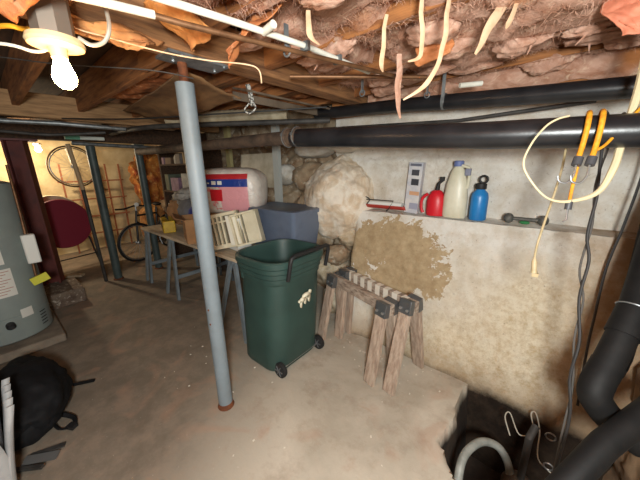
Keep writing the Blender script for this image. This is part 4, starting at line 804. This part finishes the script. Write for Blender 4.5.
b = MB(); b.tube([(-4.2, .2, 2.05), (-3.1, .9, 1.98), (-2.2, 1.3, 1.96), (-1.5, 1.9, 2.0)], .006, 6, smooth=8); solo('ceiling_cable', 'dark cable sagging under the far joists', 'cable', b, BC)

# ---------------------------------------------------------------- floor things at lower left
t = thing('backpack', 'black backpack lying on the floor at the left edge', 'backpack', (-2.4, -.08, 0))
BP = mat('black_nylon', (13, 13, 15), .8, c2=(20, 20, 23), scale=10, bump=.2, spec=.25)
b = MB(); b.blob((-2.40, -.10, .165), (.36, .22, .19), 5, .14, 1.7, 5.5, 5, True); part('pack_body', b, BP, t, sharp=70)
b = MB(); b.blob((-2.17, -.12, .12), (.13, .15, .12), 4, .12, 2, 8.5, 4, True); part('front_pocket', b, BP, t, sharp=70)
b = MB(); b.tube([(-2.42, .02, .16), (-2.43, .10, .08), (-2.44, .24, .02)], .022, 8, smooth=4, flat=.4); part('strap', b, BP, t)
b = MB(); b.tube([(-2.20, .02, .05), (-2.13, .07, .03), (-2.07, .06, .02), (-2.10, .0, .02), (-2.18, -.02, .03)], .013, 8, smooth=5, flat=.5); part('strap', b, BP, t)
b = MB(); b.box((-2.07, .05, .02), (.05, .035, .02), rz=.5); part('buckle', b, BLACK, t)
# stack of curved grey slats at the corner
GS = mat('pale_grey_plastic', (176, 176, 176), .5, c2=(150, 150, 152), scale=9, bump=.1)
t = thing('slatted_plastic_bin', 'pale grey plastic bin with pointed curved ribs at the bottom left corner', 'bin', (-1.95, -.36, 0))
cc = (-1.955, -.375)
b = MB(); b.loft([rrect(*cc, 0.003, .14, .16, .05), rrect(*cc, .30, .17, .19, .05), rrect(*cc, .50, .19, .21, .05)]); part('tub', b, mat('dark_grey_tub', (84, 84, 88), .5), t)
for side in range(2):
    for k in range(5):
        b = MB(); rg = []
        for j in range(9):
            q = j/8; w = .040*sin(pi*min(1, q*.93+.07))**.7+.002; z = .02+.46*q-.0*k
            if side == 0: c0 = Vector((cc[0]-.14+.07*k+.05*q*0, cc[1]+.165+.05*q+.03*q*q, z)); dx = Vector((1, 0, 0)); dn = Vector((0, 1, 0))
            else: c0 = Vector((cc[0]+.145+.05*q+.03*q*q, cc[1]-.15+.075*k, z)); dx = Vector((0, 1, 0)); dn = Vector((1, 0, 0))
            rg.append([c0+dx*w*cos(a)+dn*.016*sin(a) for a in [2*pi*i/10 for i in range(10)]])
        b.loft(rg); part('rib', b, GS, t)
t = thing('putty_knife', 'shiny flat steel blade tool on the floor beside the grey bin', 'hand tool', (-1.9, -.07, 0))
b = MB(); b.box((-1.95, -.10, .02), (.16, .045, .004), rz=.9, rx=.35); part('blade', b, STEEL, t)
b = MB(); b.bar((-1.97, -.20, .02), (-1.86, -.10, .035), .02, .015); part('handle', b, DARKPIPE, t)
b = MB(); b.bar((-2.02, -.14, .012), (-1.96, .0, .012), .03, .008); solo('metal_rod', 'thin dark metal strip beside the blade', 'metal strip', b, DARKPIPE)
# crumbs and pale chips on the floor
random.seed(3)
b = MB()
for k in range(70):
    u = random.uniform(-2.6, -.3); v = random.uniform(.5, 1.9)
    if random.random() < .5: u = random.uniform(-1.4, -.4); v = random.uniform(1.6, 1.94)
    s_ = random.uniform(.003, .009); b.box((u, v, s_*.3), (s_*1.6, s_, s_*.6), rz=random.uniform(0, 3))
solo('paint_chips', 'pale paint chips and crumbs scattered along the wall foot and slab', 'debris', b, mat('chip_white', (214, 206, 192), .9), kind='stuff')
